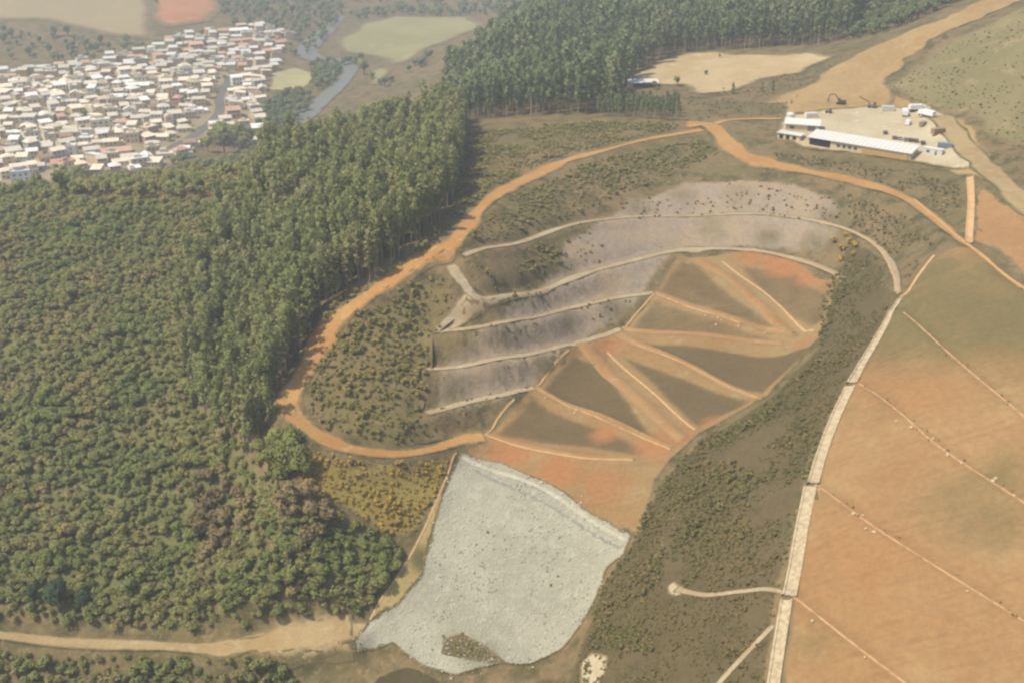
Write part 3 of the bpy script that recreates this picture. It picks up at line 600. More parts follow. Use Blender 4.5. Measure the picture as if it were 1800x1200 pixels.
Z = {
 'forest': '-300,356 -60,352 100,352 200,356 330,352 410,372 400,420 360,500 335,600 330,700 400,760 440,800 480,850 515,885 600,905 660,930 690,960 680,1010 650,1060 610,1085 500,1088 400,1108 250,1106 100,1096 -60,1082 -300,1070',
 'low': '-60,1148 200,1156 400,1158 500,1170 540,1240 -60,1240',
 'gully': '335,600 420,600 470,700 490,745 505,790 515,850 490,862 440,800 400,760 330,700',
 'gum': '812,300 800,345 770,390 745,425 700,462 650,498 600,528 565,552 545,585 515,640 492,690 480,740 450,800 400,790 350,720 315,640 330,540 380,430 425,372',
 'hill': '545,690 570,640 600,590 650,545 700,512 750,484 795,495 795,555 755,590 755,655 735,720 745,745 790,762 700,782 630,775 575,755 545,725',
 'upper': '825,425 850,385 900,345 1000,298 1100,270 1235,245 1262,270 1200,300 1080,345 1000,385 900,420',
 'upper2': '820,235 1000,218 1190,216 1190,226 1000,270 930,298 870,330 830,362 800,385 785,400 808,310',
 'b12': '830,470 950,430 1010,425 980,470 870,512',
 'strip': '1462,500 1490,435 1540,450 1562,500 1560,545 1500,650 1440,775 1400,900 1365,1050 1340,1220 1000,1240 1022,1135 1062,1020 1112,952 1155,860 1235,772 1345,712 1435,625',
 'yellow': '532,795 620,812 720,815 790,805 765,870 732,930 700,945 600,890 520,865',
 'padside': '1320,272 1400,272 1500,284 1600,302 1690,325 1688,410 1620,345 1500,305 1340,276',
 'b1r': '1490,340 1600,375 1640,425 1600,490 1575,450 1530,420 1490,395',
 'cut': '1000,400 1100,350 1300,315 1480,350 1480,395 1300,370 1050,380 1040,430 1180,430 1000,480 860,520 900,545 1080,515 1080,570 880,610 780,600 770,640 1000,595 930,670 760,720 800,745 930,690',
 'dry': '1560,160 1640,95 1720,55 1800,18 1850,10 1850,240 1800,260 1720,235 1690,195 1600,178',
 'clear': '1210,172 1240,165 1330,145 1420,120 1470,110 1420,150 1380,200 1300,206 1210,208',
 'left_edge': '700,462 745,425 775,392 790,400 760,436 706,476 650,512 600,540 570,566 556,556 600,528',
 'ridge_in': '545,695 560,640 600,580 650,535 640,560 590,610 565,660 556,720',
}
ZW = {k: hit(px(v)) for k, v in Z.items()}
crest = hit(px('500,326 600,302 700,270 785,245')); back = crest + np.array([[-22, 45], [-10, 48], [0, 50], [6, 52]])
ZW['gum'] = np.vstack([ZW['gum'], hit(px('425,372 500,326')), back, hit(px('820,240'))])
ff = hit(px('1100,172 1112,145 1128,122 1200,94 1330,86 1400,84 1480,72'))
ZW['far'] = np.vstack([ff, [(250, 790), (360, 1000), (260, 1180), (0, 1160), (-45, 960), (-50, 800), (-42, 700)], hit(px('825,215 900,205 1000,205 1090,198'))])
ZW['backslope'] = np.vstack([crest[::-1] + [0, 45], [(-230, 500), (-300, 560), (-290, 640), (-180, 660), (-100, 700), (-45, 690)]])
FK = [broad(11, 5.2, 4.8, 330, .5), broad(12, 4.6, 5.2, 330, .5), broad(13, 6.2, 4.6, 350, .5), broad(14, 5.0, 4.2, 290, .48), broad(15, 5.6, 5.6, 380, .52)]
FKL = [broad(11, 5.2, 4.8, 190, .68), broad(12, 4.6, 5.2, 190, .68), broad(13, 6.2, 4.6, 200, .68), broad(14, 5.0, 4.2, 170, .66), broad(15, 5.6, 5.6, 220, .7)]
FKM = [broad(11, 5.2, 4.8, 130, .8), broad(12, 4.6, 5.2, 130, .8), broad(13, 6.2, 4.6, 140, .8), broad(14, 5.0, 4.2, 120, .76), broad(15, 5.6, 5.6, 150, .82)]
GK = [gum(21, 21, 360, .72), gum(22, 19, 330, .7), gum(23, 23, 380, .74), gum(24, 20, 340, .72)]
GKF = [gum(21, 21, 110, 1.35), gum(22, 19, 105, 1.35), gum(23, 23, 115, 1.4), gum(24, 20, 105, 1.35)]
BK = [bushg(31, 1.7, 2.4, 70, .5), bushg(32, 1.3, 2.0, 60, .45), bushg(33, 2.1, 2.2, 75, .5), bushg(34, 1.5, 2.8, 80, .5)]
BKL = [bushg(31, 1.7, 2.4, 40, .6), bushg(32, 1.3, 2.0, 34, .55), bushg(33, 2.1, 2.2, 40, .6), bushg(34, 1.5, 2.8, 44, .6)]
def where_forest(X, Y, s, k):
    a = 'rounded olive' if k in (0, 1) else ('tall-crowned olive' if k == 2 else ('slender green' if k == 3 else 'broad olive'))
    if Y > 1130: p = 'below the dirt road at the lower left corner'
    elif Y > 1000: p = 'just uphill of the dirt road at lower left' if X < 420 else 'in the grove beside the straw slope and rockfill'
    elif X > 440: p = 'in the grove below the yellow scrub'
    elif Y > 800: p = 'low on the left hillside' if X < 220 else 'below the tall gully trees'
    elif Y > 600: p = 'midway up the left hillside'
    else: p = 'near the left hill crest facing the town'
    return f'{a} tree {p}'
q = clear_of(np.vstack([scatter(ZW['forest'], 2.2, .6, seed=1), scatter(ZW['low'], 2.2, .6, seed=2), scatter(hit(px('560,965 660,968 692,972 684,1005 652,1055 606,1082 500,1084 440,1080 470,1020')), 1.9, .5, seed=40), scatter(hit(px('470,860 560,890 640,930 680,960 684,1000 600,1040 480,1010')), 2.0, .5, seed=46), scatter(hit(px('600,985 690,950 712,960 700,1000 655,1062 625,1084 590,1084')), 1.7, .6, seed=47)]), ROADS, 5)
q = q[vnoise(q[:, 0], q[:, 1], 16, 8) > .08]
q = np.vstack([q, hit(np.column_stack([rng.uniform(582, 655, 70), rng.uniform(965, 1066, 70)]))])
forest(q, FK, M['leaf_forest'], M['bark2'], .48, .82, 300, 'forest_tree', 'tree', where_forest, 'trees of the dense forest on the left hillside', 'hillside_forest', '', (.55, .85), lod=FKM, big=True)
q = clear_of(np.vstack([scatter(ZW['gully'], 8.0, seed=4), hit(np.column_stack([rng.uniform(488, 540, 16), rng.uniform(762, 850, 16)]))]), ROADS, 5)
forest(q, FK, M['leaf_dark'], M['bark2'], 1.0, 1.7, 300, 'gully_tree', 'tree', lambda X, Y, s, k: ('large' if s > 1.7 else 'medium') + ' deep green tree in the gully ' + ('beside the dirt road bend' if X > 440 else 'below the eucalyptus plantation'), 'tall dark trees in the gully below the plantation', 'gully_forest', '', (.9, 1.2), seed=5)
q = clear_of(scatter(ZW['gum'], 3.0, .55, seed=6), ROADS, 5)
forest(q, GK, M['leaf_gum'], M['bark'], .72, 1.02, 300, 'eucalyptus_tree', 'tree', lambda X, Y, s, k: 'slender eucalyptus with pale trunk at the plantation edge ' + ('above the orange road bend' if X < 600 else ('along the orange road' if Y > 400 else 'above the scrub slope')), 'eucalyptus trees of the plantation along the ridge road', 'eucalyptus_plantation', '', (.85, 1.2), lod=[gum(21, 21, 190, 1.0), gum(22, 19, 180, 1.0), gum(23, 23, 200, 1.0), gum(24, 20, 180, 1.0)], seed=7)
q = clear_of(scatter(ZW['far'], 5.6, seed=8), ROADS, 6)
forest(q, GKF, M['leaf_far'], M['bark'], .8, 1.15, 0, 'far_eucalyptus', 'tree', '', '', 'far_wood', '', seed=9)
forest(scatter(ZW['backslope'], 6.5, seed=10), FKL, M['leaf_forest'], M['bark2'], 1.0, 1.6, 0, 'slope_tree', 'tree', '', '', 'slope_wood', '', seed=11)
# scrub and ground cover
q = np.vstack([scatter(ZW['hill'], 1.5, .95, seed=12), scatter(ZW['left_edge'], 2.0, seed=14), scatter(ZW['ridge_in'], 2.0, seed=15)])
q = clear_of(q, ROADS, 3.2)
forest(q, BK, M['leaf_bush'], None, .4, 1.15, 150, 'bush', 'bush', lambda X, Y, s, k: ('large' if s > 1.1 else 'small') + ' grey green bush on the scrub knoll inside the road loop', 'bushes on the scrub knoll', 'knoll_scrub', '', (.7, 1.1), seed=13, clump=6)
q = np.vstack([scatter(ZW['upper'], 1.7, .95, seed=16), scatter(ZW['upper2'], 1.6, .95, seed=17), scatter(ZW['b12'], 1.8, .95, seed=18)]); q = clear_of(q, ROADS, 3); q = q[vnoise(q[:, 0], q[:, 1], 12, 9) > .22]
forest(q, BKL, M['leaf_bush'], None, .35, 1.0, 0, 'bush', 'bush', '', '', 'upper_scrub', '', (.45, .85), seed=19, clump=7)
q = clear_of(scatter(ZW['strip'], 1.1, .95, seed=20), PATHS, .9); q = q[vnoise(q[:, 0], q[:, 1], 9, 10) > .3]
forest(q, BKL, M['leaf_strip'], None, .22, .6, 0, 'bush', 'bush', '', '', 'abutment_scrub', '', (.5, 1.0), seed=21, clump=5)
q = np.vstack([scatter(hit(px(a)), sp, seed=22 + i) for i, (a, sp) in enumerate((('1190,850 1240,810 1320,830 1315,940 1240,1000 1170,980', 1.5), ('1050,1040 1110,955 1150,865 1175,860 1165,1000 1150,1150 1030,1140', 1.35), ('1440,1100 1440,1101 1441,1100', 2), ('1150,860 1235,772 1345,712 1440,625 1450,640 1350,735 1245,795 1165,880', 1.8), ('1440,520 1480,480 1490,520 1440,600', 2.2)))])
forest(q, BK, M['leaf_strip'], None, .4, 1.0, 150, 'bush', 'bush', lambda X, Y, s, k: ('spreading' if k == 3 else 'rounded') + ' dark bush ' + ('beside the right edge of the rockfill' if Y > 960 and X < 1200 else ('in the corner between terraces and channel' if Y < 640 else 'midway down the brown scrub strip')), 'dark bushes on the brown scrub strip', 'strip_bushes', '', (.6, 1), seed=26, clump=6)
q = scatter(ZW['yellow'], 1.1, .95, seed=27); q = clear_of(q, ROADS, 3)
forest(q, BKL, M['leaf_yellow'], None, .3, .7, 0, 'bush', 'bush', '', '', 'yellow_scrub', '', (.6, 1), seed=28, clump=4)
q = hit(px('1468,425 1480,440 1492,430 1500,450 1475,460 1485,415 1505,435'))
forest(q, BK, M['leaf_yellow'], None, 1.6, 2.2, 10, 'bush', 'bush', 'bright yellow green bush above the top terrace corner', 'yellow green bushes above the top terrace', 'x', '', seed=29)
q = np.vstack([scatter(ZW['padside'], 2.0, .5, seed=30), scatter(ZW['b1r'], 1.8, .5, seed=31), scatter(ZW['cut'], 3.0, .95, seed=32), scatter(ZW['dry'], 3.6, seed=33), scatter(ZW['clear'], 4.5, seed=34)]); q = q[vnoise(q[:, 0], q[:, 1], 10, 11) > .4]
q = clear_of(q, ROADS, 4)
forest(q, BKL, M['leaf_scrub'], None, .3, .75, 0, 'bush', 'bush', '', '', 'dry_tufts', '', (.5, .9), seed=35)
q = scatter(hit(px('130,326 250,314 320,298 400,284 462,266 485,300 460,335 330,352 200,354 130,348')), 4.6, .5, seed=41)
forest(q, FKL, M['leaf_forest'], M['bark2'], .9, 1.5, 0, 'slope_tree', 'tree', '', '', 'townside_wood', '', seed=42)
q = scatter(hit(px('1484,74 1540,62 1600,42 1640,22 1690,2 1620,-12 1500,-14')), 5.0, .5, seed=43)
forest(q, FKL, M['leaf_far'], M['bark2'], .8, 1.4, 0, 'slope_tree', 'tree', '', '', 'hilltop_wood', '', seed=44)
q = np.vstack([smooth_line(LW[k], 1.0) for k in ('bw1', 'bw2', 'bw3')]); q = q + rng.normal(size=q.shape) * .7; q = q[rng.random(len(q)) < .5]
forest(q, BKL, M['leaf_scrub'], None, .12, .38, 0, 'bush', 'bush', '', '', 'berm_weeds', '', seed=45)

# ------------------------------------------------------------------ drains and stone channels
def channel(line, width, mat, label, cat='drain', name='drainage_channel', wall=.25, hgt=.4, floor=.16, group=None, step=1.2):
    wv = None
    if isinstance(width, list): wv, width = width, max(width)
    if width < 2: width *= .6; hgt *= .3; wall *= .5; floor *= .4
    p = smooth_line(line, step); k = len(p); tn = np.gradient(p, axis=0); tn /= np.hypot(*tn.T)[:, None]; nr = np.stack([-tn[:, 1], tn[:, 0]], -1); h = width / 2
    prof = [(-h - .15, -.5), (-h, hgt), (-h + wall, hgt), (-h + wall + .04, floor), (0, floor * .9), (h - wall - .04, floor), (h - wall, hgt), (h, hgt), (h + .15, -.5)]
    us = np.array([a for a, _ in prof]); zs = np.array([b for _, b in prof])
    ws = np.ones(k) if wv is None else np.interp(np.linspace(0, 1, k), np.linspace(0, 1, len(wv)), wv) / width
    q = p[:, None] + nr[:, None] * us[None, :, None] * ws[:, None, None]; qq = q.reshape(-1, 2); nu = len(us)
    base = H(qq[:, 0], qq[:, 1]).reshape(k, nu); mid = base[:, 4:5]; base = mid * .35 + base * .65 + .2
    I = np.arange(k * nu).reshape(k, nu); F = np.stack([I[:-1, :-1], I[1:, :-1], I[1:, 1:], I[:-1, 1:]], -1).reshape(-1, 4)[:, ::-1]
    return tag(link(name, raw_mesh(name, np.column_stack([qq, (base + zs[None]).ravel()]), F, None, False, [mat])), label, cat, group)
G1 = 'concrete drains across the terraces'; G2 = 'thin concrete drains along the berms of the big slope'; G3 = 'wide stone lined channel sections along the edge of the big slope'
for s, wd, lb, g in (
  ('1150,518 1122,548 1094,578', 1.0, 'concrete drain edging the second terrace on its left, below the top terrace', G1),
  ('1000,616 970,646 942,680', 1.0, 'concrete drain edging the middle terraces on the left, above the lowest one', G1),
  ('904,702 878,732 852,766', 1.0, 'concrete drain on the left rim of the lowest terrace', G1),
  ('1270,460 1350,520 1432,582', 1.0, 'straight concrete drain running diagonally down the top terrace', G1),
  ('1068,620 1140,684 1222,756', 1.0, 'longest straight concrete drain crossing the middle terraces to the scrub strip', G1),
  ('1110,600 1220,648 1338,702', .8, 'concrete drain along the berm between the two dark middle terraces', G1),
  ('1152,516 1230,546 1300,568', .8, 'pale drain starting at the left corner of the top terrace', G1),
  ('944,682 1060,738 1178,790', .7, 'thin drain along the berm above the lowest terrace', G1),
  ('856,766 930,789 1020,805 1112,809', .9, 'curved pale drain along the foot of the lowest terrace', G1),
  ('1325,441 1400,457 1455,478 1484,498', .9, 'curved pale drain rimming the red top edge of the terraces', G1),
  ('1440,392 1500,408 1545,440 1568,480 1578,518', 1.0, 'curved pale drain descending to the head of the stone channel', G1),
  ('802,796 772,870 738,945 700,1012 650,1090', .9, 'long pale concrete drain down the left side of the rockfill', None),
  ('1642,450 1612,488 1582,524', 1.6, 'short pale drain feeding the top of the stone channel', None),
  ('1705,312 1707,360 1704,428', 2.4, 'broad pale drain dropping straight from the yard corner', None),
  ('1606,350 1650,388 1700,430 1750,470 1806,512', .9, 'pale drain beside the dirt road over the top of the big slope', None),
  ('1588,550 1682,634 1806,738', .7, 'uppermost thin drain on the big bare slope', G2),
  ('1506,672 1582,726 1662,794 1806,888', .7, 'second thin drain from the top of the big bare slope', G2),
  ('1440,856 1522,916 1642,994 1806,1096', .7, 'third thin drain from the top of the big bare slope', G2),
  ('1396,1050 1482,1118 1600,1208', .8, 'lowest thin drain on the big bare slope at the bottom frame edge', G2)):
    channel(hit(px(s)), wd, M['dusty'] if g in (G1, G2) and wd < .9 else M['concrete'], lb, group=g)
for s, wd, lb in (('1582,526 1548,586 1518,636 1497,674', [1.4, 2.2, 2.6, 2.8], 'uppermost section of the wide pale stone channel, narrowing to the top'),
                  ('1493,680 1466,740 1443,802 1429,850', 3.0, 'second section of the wide pale stone channel from the top'),
                  ('1424,856 1409,930 1397,1000 1387,1048', 3.3, 'third and broadest section of the wide pale stone channel'),
                  ('1382,1056 1370,1130 1356,1225', 2.8, 'lowest section of the pale stone channel at the bottom frame edge')):
    channel(hit(px(s)), wd, M['stone'], lb, 'channel', 'stone_channel', .45, .5, .22, G3)
# loose rocks
def rock_mesh(seed, jag=.25):
    r = np.random.default_rng(seed); import bmesh
    bm = bmesh.new(); bmesh.ops.create_icosphere(bm, subdivisions=2, radius=.5)
    for v in bm.verts: v.co *= 1 + r.uniform(-jag, jag); v.co.z *= .75
    me = bpy.data.meshes.new('boulder'); bm.to_mesh(me); bm.free(); me.materials.append(M['sandrock']); return me
M['sandrock'] = mat_flat('sandy_rock', sr(206, 178, 138), .95, .1, .3, 1.5)
RM = [rock_mesh(i) for i in range(4)]
RK = [('1262,560 1268,564 1258,572 1298,575 1345,586 1240,556', 'pale boulder on the berm across the second terrace', 'pale boulders on the second terrace berm'),
      ('958,700 1010,727 1014,722', 'pale boulder on the berm above the lowest terrace', 'pale boulders on the lowest terrace berm'),
      ('1660,792 1666,800 1640,772 1602,752 1690,815 1745,846 1750,842 1782,872 1575,742', 'pale boulder along the second drain of the big bare slope', 'pale boulders on the second berm of the big slope'),
      ('1500,904 1516,908 1536,936 1522,930 1700,1040 1440,862', 'pale boulder along the third drain of the big bare slope', 'pale boulders on the third berm of the big slope'),
      ('1428,1092 1520,1156', 'pale boulder beside the lowest drain of the big bare slope', 'pale boulders by the lowest drain')]
for s, lb, g in RK:
    for x, y in hit(px(s)):
        o = link('boulder', RM[rng.integers(4)], None, (x, y, H1(x, y) + .3), rng.uniform(0, 6)); k = rng.uniform(.55, 1.0); o.scale = (k, k * 1.1, k); tag(o, lb, 'boulder', g)
# rubble on the rockfill: nobody could count it
q = scatter(W['rockfill'], .85, .5, 77); q = np.vstack([q, (lambda e: e[(seg_dist(e, W['rockfill']) < 2.0) & (rng.random(len(e)) < .12)])(scatter(W['rockfill'].mean(0) + (W['rockfill'] - W['rockfill'].mean(0)) * 1.12, 1.0, .5, 78))])
kv = []
for i in range(4):
    me = rock_mesh(50 + i, .3); kv.append(((np.array([v.co[:] for v in me.vertices]), np.array([[*p.vertices, p.vertices[2]] for p in me.polygons]), np.full(len(me.vertices), .5)), None))
def tri_stuff(name, q, ki, sc, mats):
    Vs, Fs = [], []; off = 0; z = H(q[:, 0], q[:, 1])
    for k, (cr, _) in enumerate(kv):
        s = np.where(ki == k)[0]; v, f = cr[0], cr[1][:, :3]; rz = rng.uniform(0, 6.28, len(s)); c, n_ = np.cos(rz)[:, None], np.sin(rz)[:, None]; a = sc[s][:, None]
        Vs.append(np.stack([(v[None, :, 0] * c - v[None, :, 1] * n_) * a + q[s, 0][:, None], (v[None, :, 0] * n_ + v[None, :, 1] * c) * a + q[s, 1][:, None], v[None, :, 2] * a + z[s][:, None] + .3], -1).reshape(-1, 3))
        Fs.append((f[None] + (np.arange(len(s)) * len(v))[:, None, None]).reshape(-1, 3) + off); off += len(s) * len(v)
    return tag(link(name, raw_mesh(name, np.vstack(Vs), np.vstack(Fs), None, False, mats)), kind='stuff')
tri_stuff('rubble', q, rng.integers(0, 4, len(q)), rng.uniform(.12, .38, len(q)) * rng.choice([1, 1, 1, 1.8], len(q)), [M['rock']])
M['darkrock'] = mat_flat('dark_rock', sr(146, 138, 120), .95, .1, .3, 1.5)
q = scatter(W['rockfill'], 1.5, .8, 79); q = q[seg_dist(q, W['rockfill']) > 1]; q = q[vnoise(q[:, 0], q[:, 1], 9, 41) * .6 + vnoise(q[:, 0], q[:, 1], 3, 42) * .4 > .56]
tri_stuff('dark_rubble', q, rng.integers(0, 4, len(q)), rng.uniform(.2, .6, len(q)), [M['darkrock']])
# weeds growing among the rocks
q = np.vstack([scatter(smooth_line_closed(hit(px(s)), 1), sp, .5, 80 + i) for i, (s, sp) in enumerate((('785,1124 812,1114 850,1134 888,1162 850,1162 800,1152', 1.0), ('700,1115 770,1105 800,1150 720,1140', 3.0), ('840,930 870,920 890,945 850,1000 830,985', 2.4), ('945,1000 985,995 1000,1040 960,1045', 2.6), ('770,1060 800,1050 780,1090 750,1090', 2.6)))])
forest(q, BKL, M['leaf_dark'], None, .25, .5, 0, 'bush', 'bush', '', '', 'rockfill_weeds', '', seed=81)

# ------------------------------------------------------------------ the town
WALLS = [('cream', (226, 206, 170)), ('white', (234, 224, 202)), ('beige', (212, 188, 152)), ('pinkish', (204, 170, 148)), ('tan brick', (188, 152, 120)), ('pale grey', (184, 178, 166)), ('yellowish', (214, 190, 138))]
ROOFS = [('pale grey sheet', (204, 190, 166)), ('cream', (228, 210, 178)), ('faded terracotta', (194, 160, 130)), ('pinkish tiled', (196, 152, 130)), ('brown tiled', (150, 122, 98)), ('white', (228, 222, 208))]
HM = {}
def house_meshes(i):
    """house kind i: wall, roof, window and door shapes shared by every house of the kind"""
    if i in HM: return HM[i]
    r = random.Random(100 + i); w = r.uniform(8, 12.5); d = r.uniform(7.5, 11); fl = r.choice([1, 1, 2, 2, 2]); h = 3.0 * fl + r.uniform(0, .5); form = ['gable', 'flat', 'shed', 'gable', 'hip'][i % 5]
    wl = MB(); wl.box(-w / 2, w / 2, -d / 2, d / 2, -4, h)
    if i % 3 == 0: wl.box(w / 2 - .003, w / 2 + 3.2, -d / 2 + 1, d / 2 - 2, -4, 2.8)
    rf = MB(); e = .5
    if form == 'gable':
        rh = d * .18; y = d / 2 + e; x = w / 2 + e; t = .18
        wl.poly([(-w / 2, -d / 2, h), (-w / 2, d / 2, h), (-w / 2, 0, h + rh), (w / 2, -d / 2, h), (w / 2, d / 2, h), (w / 2, 0, h + rh)], [(0, 1, 2), (4, 3, 5)])
        k = rh / (d / 2); lo = h - e * k
        for s in (-1, 1): rf.poly([(-x, s * y, lo + .02), (x, s * y, lo + .02), (x, 0, h + rh + .02), (-x, 0, h + rh + .02), (-x, s * y, lo + t), (x, s * y, lo + t), (x, 0, h + rh + t), (-x, 0, h + rh + t)], [(0, 1, 2, 3), (4, 5, 6, 7), (0, 1, 5, 4), (1, 2, 6, 5), (0, 4, 7, 3)])
    elif form == 'hip':
        rh = d * .22; y = d / 2 + e; x = w / 2 + e; q = w / 2 - d * .35
        rf.poly([(-x, -y, h), (x, -y, h), (x, y, h), (-x, y, h), (-q, 0, h + rh), (q, 0, h + rh)], [(0, 1, 5, 4), (2, 3, 4, 5), (1, 2, 5), (3, 0, 4), (3, 2, 1, 0)])
    elif form == 'shed':
        y = d / 2 + e; x = w / 2 + e; rf.quadbox([(-x, -y, h + .02), (x, -y, h + .02), (x, y, h + 1.3), (-x, y, h + 1.3), (-x, -y, h + .22), (x, -y, h + .22), (x, y, h + 1.5), (-x, y, h + 1.5)])
        wl.poly([(-w / 2, d / 2, h), (w / 2, d / 2, h), (w / 2, d / 2, h + 1.15), (-w / 2, d / 2, h + 1.15), (-w / 2, -d / 2, h), (w / 2, -d / 2, h)], [(0, 1, 2, 3), (0, 3, 4), (1, 5, 2)])
    else:
        rf.box(-w / 2 - .15, w / 2 + .15, -d / 2 - .15, d / 2 + .15, h + .002, h + .2)
        for a in ((-w / 2, w / 2, -d / 2, -d / 2 + .2), (-w / 2, w / 2, d / 2 - .2, d / 2), (-w / 2, -w / 2 + .2, -d / 2 + .21, d / 2 - .21), (w / 2 - .2, w / 2, -d / 2 + .21, d / 2 - .21)): rf.box(*a, h + .2, h + .95)
        rf.box(-w / 4, w / 8, d / 8, d / 2 - .6, h + .2, h + 2.6)
    wins = []
    for f in range(fl):
        z = 1.1 + 3 * f
        for xx in (-w * .3, w * .28) + ((0,) if f else ()):
            wins.append(('f', xx, z))
        wins.append(('l', 0, z))
    wm = []
    for sd, xx, z in wins:
        b = MB()
        if sd == 'f': b.box(xx - .75, xx + .75, -d / 2 - .05, -d / 2 + .1, z, z + 1.25)
        else: b.box(-w / 2 - .05, -w / 2 + .1, xx - .7, xx + .7, z, z + 1.25)
        wm.append(b.mesh('window', M['pane']))
    dr = MB().box(-.55 + w * .02, .5, -d / 2 - .06, -d / 2 + .1, 0, 2.1).mesh('door', M['doorm'])
    HM[i] = (wl.mesh('wall', M['wall']), rf.mesh('roof', M['roof']), wm, dr, (w, d, h, fl, form)); return HM[i]
def lin(c): return (*sr(*c), 1)
houses = []
def put_house(x, y, rz, i, wc, rc, detail=True, extra=None):
    wl, rf, wm, dr, dim = house_meshes(i); r = empty('house', (x, y, H1(x, y) + .3), rz); r.scale = (random.uniform(.7, 1.2), random.uniform(.75, 1.15), random.uniform(.8, 1.2))
    o = link('wall', wl, r); o.color = lin(wc[1]); o = link('roof', rf, r); o.color = lin(rc[1])
    if detail:
        for q in wm: link('window', q, r)
        link('door', dr, r)
    houses.append([r, x, y, dim, wc[0], rc[0], extra]); return r
tp = W['town']; ang = math.radians(22); ca, sa = math.cos(ang), math.sin(ang); R2 = np.array([[ca, sa], [-sa, ca]]); STREET = smooth_line(hit(px('412,128 388,165 384,200 350,232 300,262')), 3)
uv = tp @ R2.T; lo, hi = uv.min(0), uv.max(0); cand = []
row = 0; v = lo[1]
while v < hi[1]:
    u = lo[0] + (row % 2) * 6
    while u < hi[0]:
        p = R2.T @ np.array([u + random.uniform(-2.5, 2.5), v + random.uniform(-5, 5)]); cand.append(p); u += 12.4 + random.uniform(-1.5, 3)
    row += 1; v += 16 if row % 2 else 18.5
cand = np.array(cand); cand = cand[inside(tp, cand)]; cand = clear_of(cand, STREET, 8.5); cand = cand[seg_dist(cand, tp) > 2]
BIG = [('38,318', 11, ('white', (232, 232, 228)), ('pale grey sheet', (190, 190, 186)), 1.15, 'biggest white house with bluish front at the near left edge of town'),
       ('110,292', 0, ('cream', (214, 198, 166)), ('faded terracotta', (188, 142, 116)), 1.7, 'long hall with faded terracotta roof at the near edge of town'),
       ('205,272', 5, ('cream', (214, 198, 166)), ('pinkish tiled', (196, 156, 134)), 1.8, 'long hall with pinkish roof near the dark town trees'),
       ('178,225', 1, ('cream', (226, 214, 184)), ('cream', (220, 208, 180)), 1.5, 'large flat roofed cream block in the middle of town'),
       ('342,200', 6, ('white', (232, 226, 212)), ('white', (228, 222, 208)), 1.35, 'large white flat roofed block beside the grey street'),
       ('418,58', 3, ('white', (228, 222, 210)), ('white', (228, 222, 208)), 1.9, 'long white shed in the far corner of town below the red field'),
       ('345,88', 8, ('pinkish', (206, 168, 146)), ('pinkish tiled', (200, 160, 138)), 1.6, 'pink roofed hall at the far edge of town'),
       ('410,205', 13, ('pinkish', (204, 168, 146)), ('pinkish tiled', (196, 152, 128)), 1.4, 'house with the strongest pink roof, right of the grey street')]
taken = []
for s, i, wc, rc, k, lb in BIG:
    x, y = hit(px(s))[0]; r = put_house(x, y, ang + (.05 if k > 1.5 else 0), i, wc, rc, True, lb); r.scale = (k, k * .9, 1.1); taken.append((x, y, 9 * k))
tk = np.array(taken)
cand = cand[(np.hypot(cand[:, None, 0] - tk[None, :, 0], cand[:, None, 1] - tk[None, :, 1]) > tk[None, :, 2] + 2).all(1)]
cand = cand[np.argsort(np.hypot(*cand.T))]
print('houses', len(cand) + len(BIG)); open('/tmp/hc','w').write(str(len(cand)))
far = cand[292:]; cand = cand[:292]
# the farthest houses, past the count kept as individuals
fv, ff_, fm = [], [], []
for x, y in far:
    wl, rf, wm, dr, dim = house_meshes(random.randrange(20)); a = ang + random.gauss(0, .16); cc, ss = math.cos(a), math.sin(a); z0 = H1(x, y) + .3; wi = random.choice([0, 0, 1]); ri = random.choice([2, 2, 3, 3, 4])
    for me, mi in ((wl, wi), (rf, ri)):
        b0 = len(fv); fv += [(x + v.co.x * cc - v.co.y * ss, y + v.co.x * ss + v.co.y * cc, z0 + v.co.z) for v in me.vertices]
        for pl in me.polygons: ff_.append([b0 + k for k in pl.vertices]); fm.append(mi)
if len(far):
    me = bpy.data.meshes.new('far_houses'); me.from_pydata(fv, [], ff_); me.update()
    for m_ in (M['cream'], M['tan'], M['white'], mat_flat('grey_far_roof', sr(196, 186, 166)), mat_flat('terracotta_far_roof', sr(198, 156, 128))): me.materials.append(m_)
    me.polygons.foreach_set('material_index', fm); tag(link('far_houses', me), kind='stuff')
for n_, (x, y) in enumerate(cand):
    X, Y, D = project(x, y, 5.0)
    i = random.randrange(20); wc = random.choices(WALLS, [6, 4, 5, 1, .8, 3, .8])[0]; rc = random.choices(ROOFS, [8, 7, .5, .5, 1.2, 2.5])[0]
    put_house(x, y, ang + random.gauss(0, .28) + (math.pi / 2 if random.random() < .16 else 0), i, wc, rc, True)
def area(X, Y, x, y):
    sd = np.hypot(STREET[:, 0] - x, STREET[:, 1] - y).min()
    if sd < 20: return 'along the grey street'
    if Y > 275: return 'at the near edge of town'
    if X > 440: return 'by the worn pitch and river'
    if Y < 95: return 'in the far corner of town'
    if X < 60: return 'at the left frame edge'
    if Y < 145: return 'at the back of town by the brush'
    return 'in the left half of town' if X < 200 else 'in the right half of town'
base = []
for h in houses:
    r, x, y, (w_, d_, hh, fl, form), wn, rn, ex = h; X, Y, D = project(x, y, 5)
    base.append(ex or f'{"two storey" if fl == 2 else "low"} {wn} house with {form if form != "flat" else "flat"} {rn.replace(" sheet", "").replace(" tiled", "")} roof')
from collections import Counter
P2 = np.array([(h[1], h[2]) for h in houses]); full = []
for k, h in enumerate(houses):
    X, Y, D = project(h[1], h[2], 5); full.append(base[k] if h[6] else base[k] + ' ' + area(X, Y, h[1], h[2]))
cnt = Counter(full)
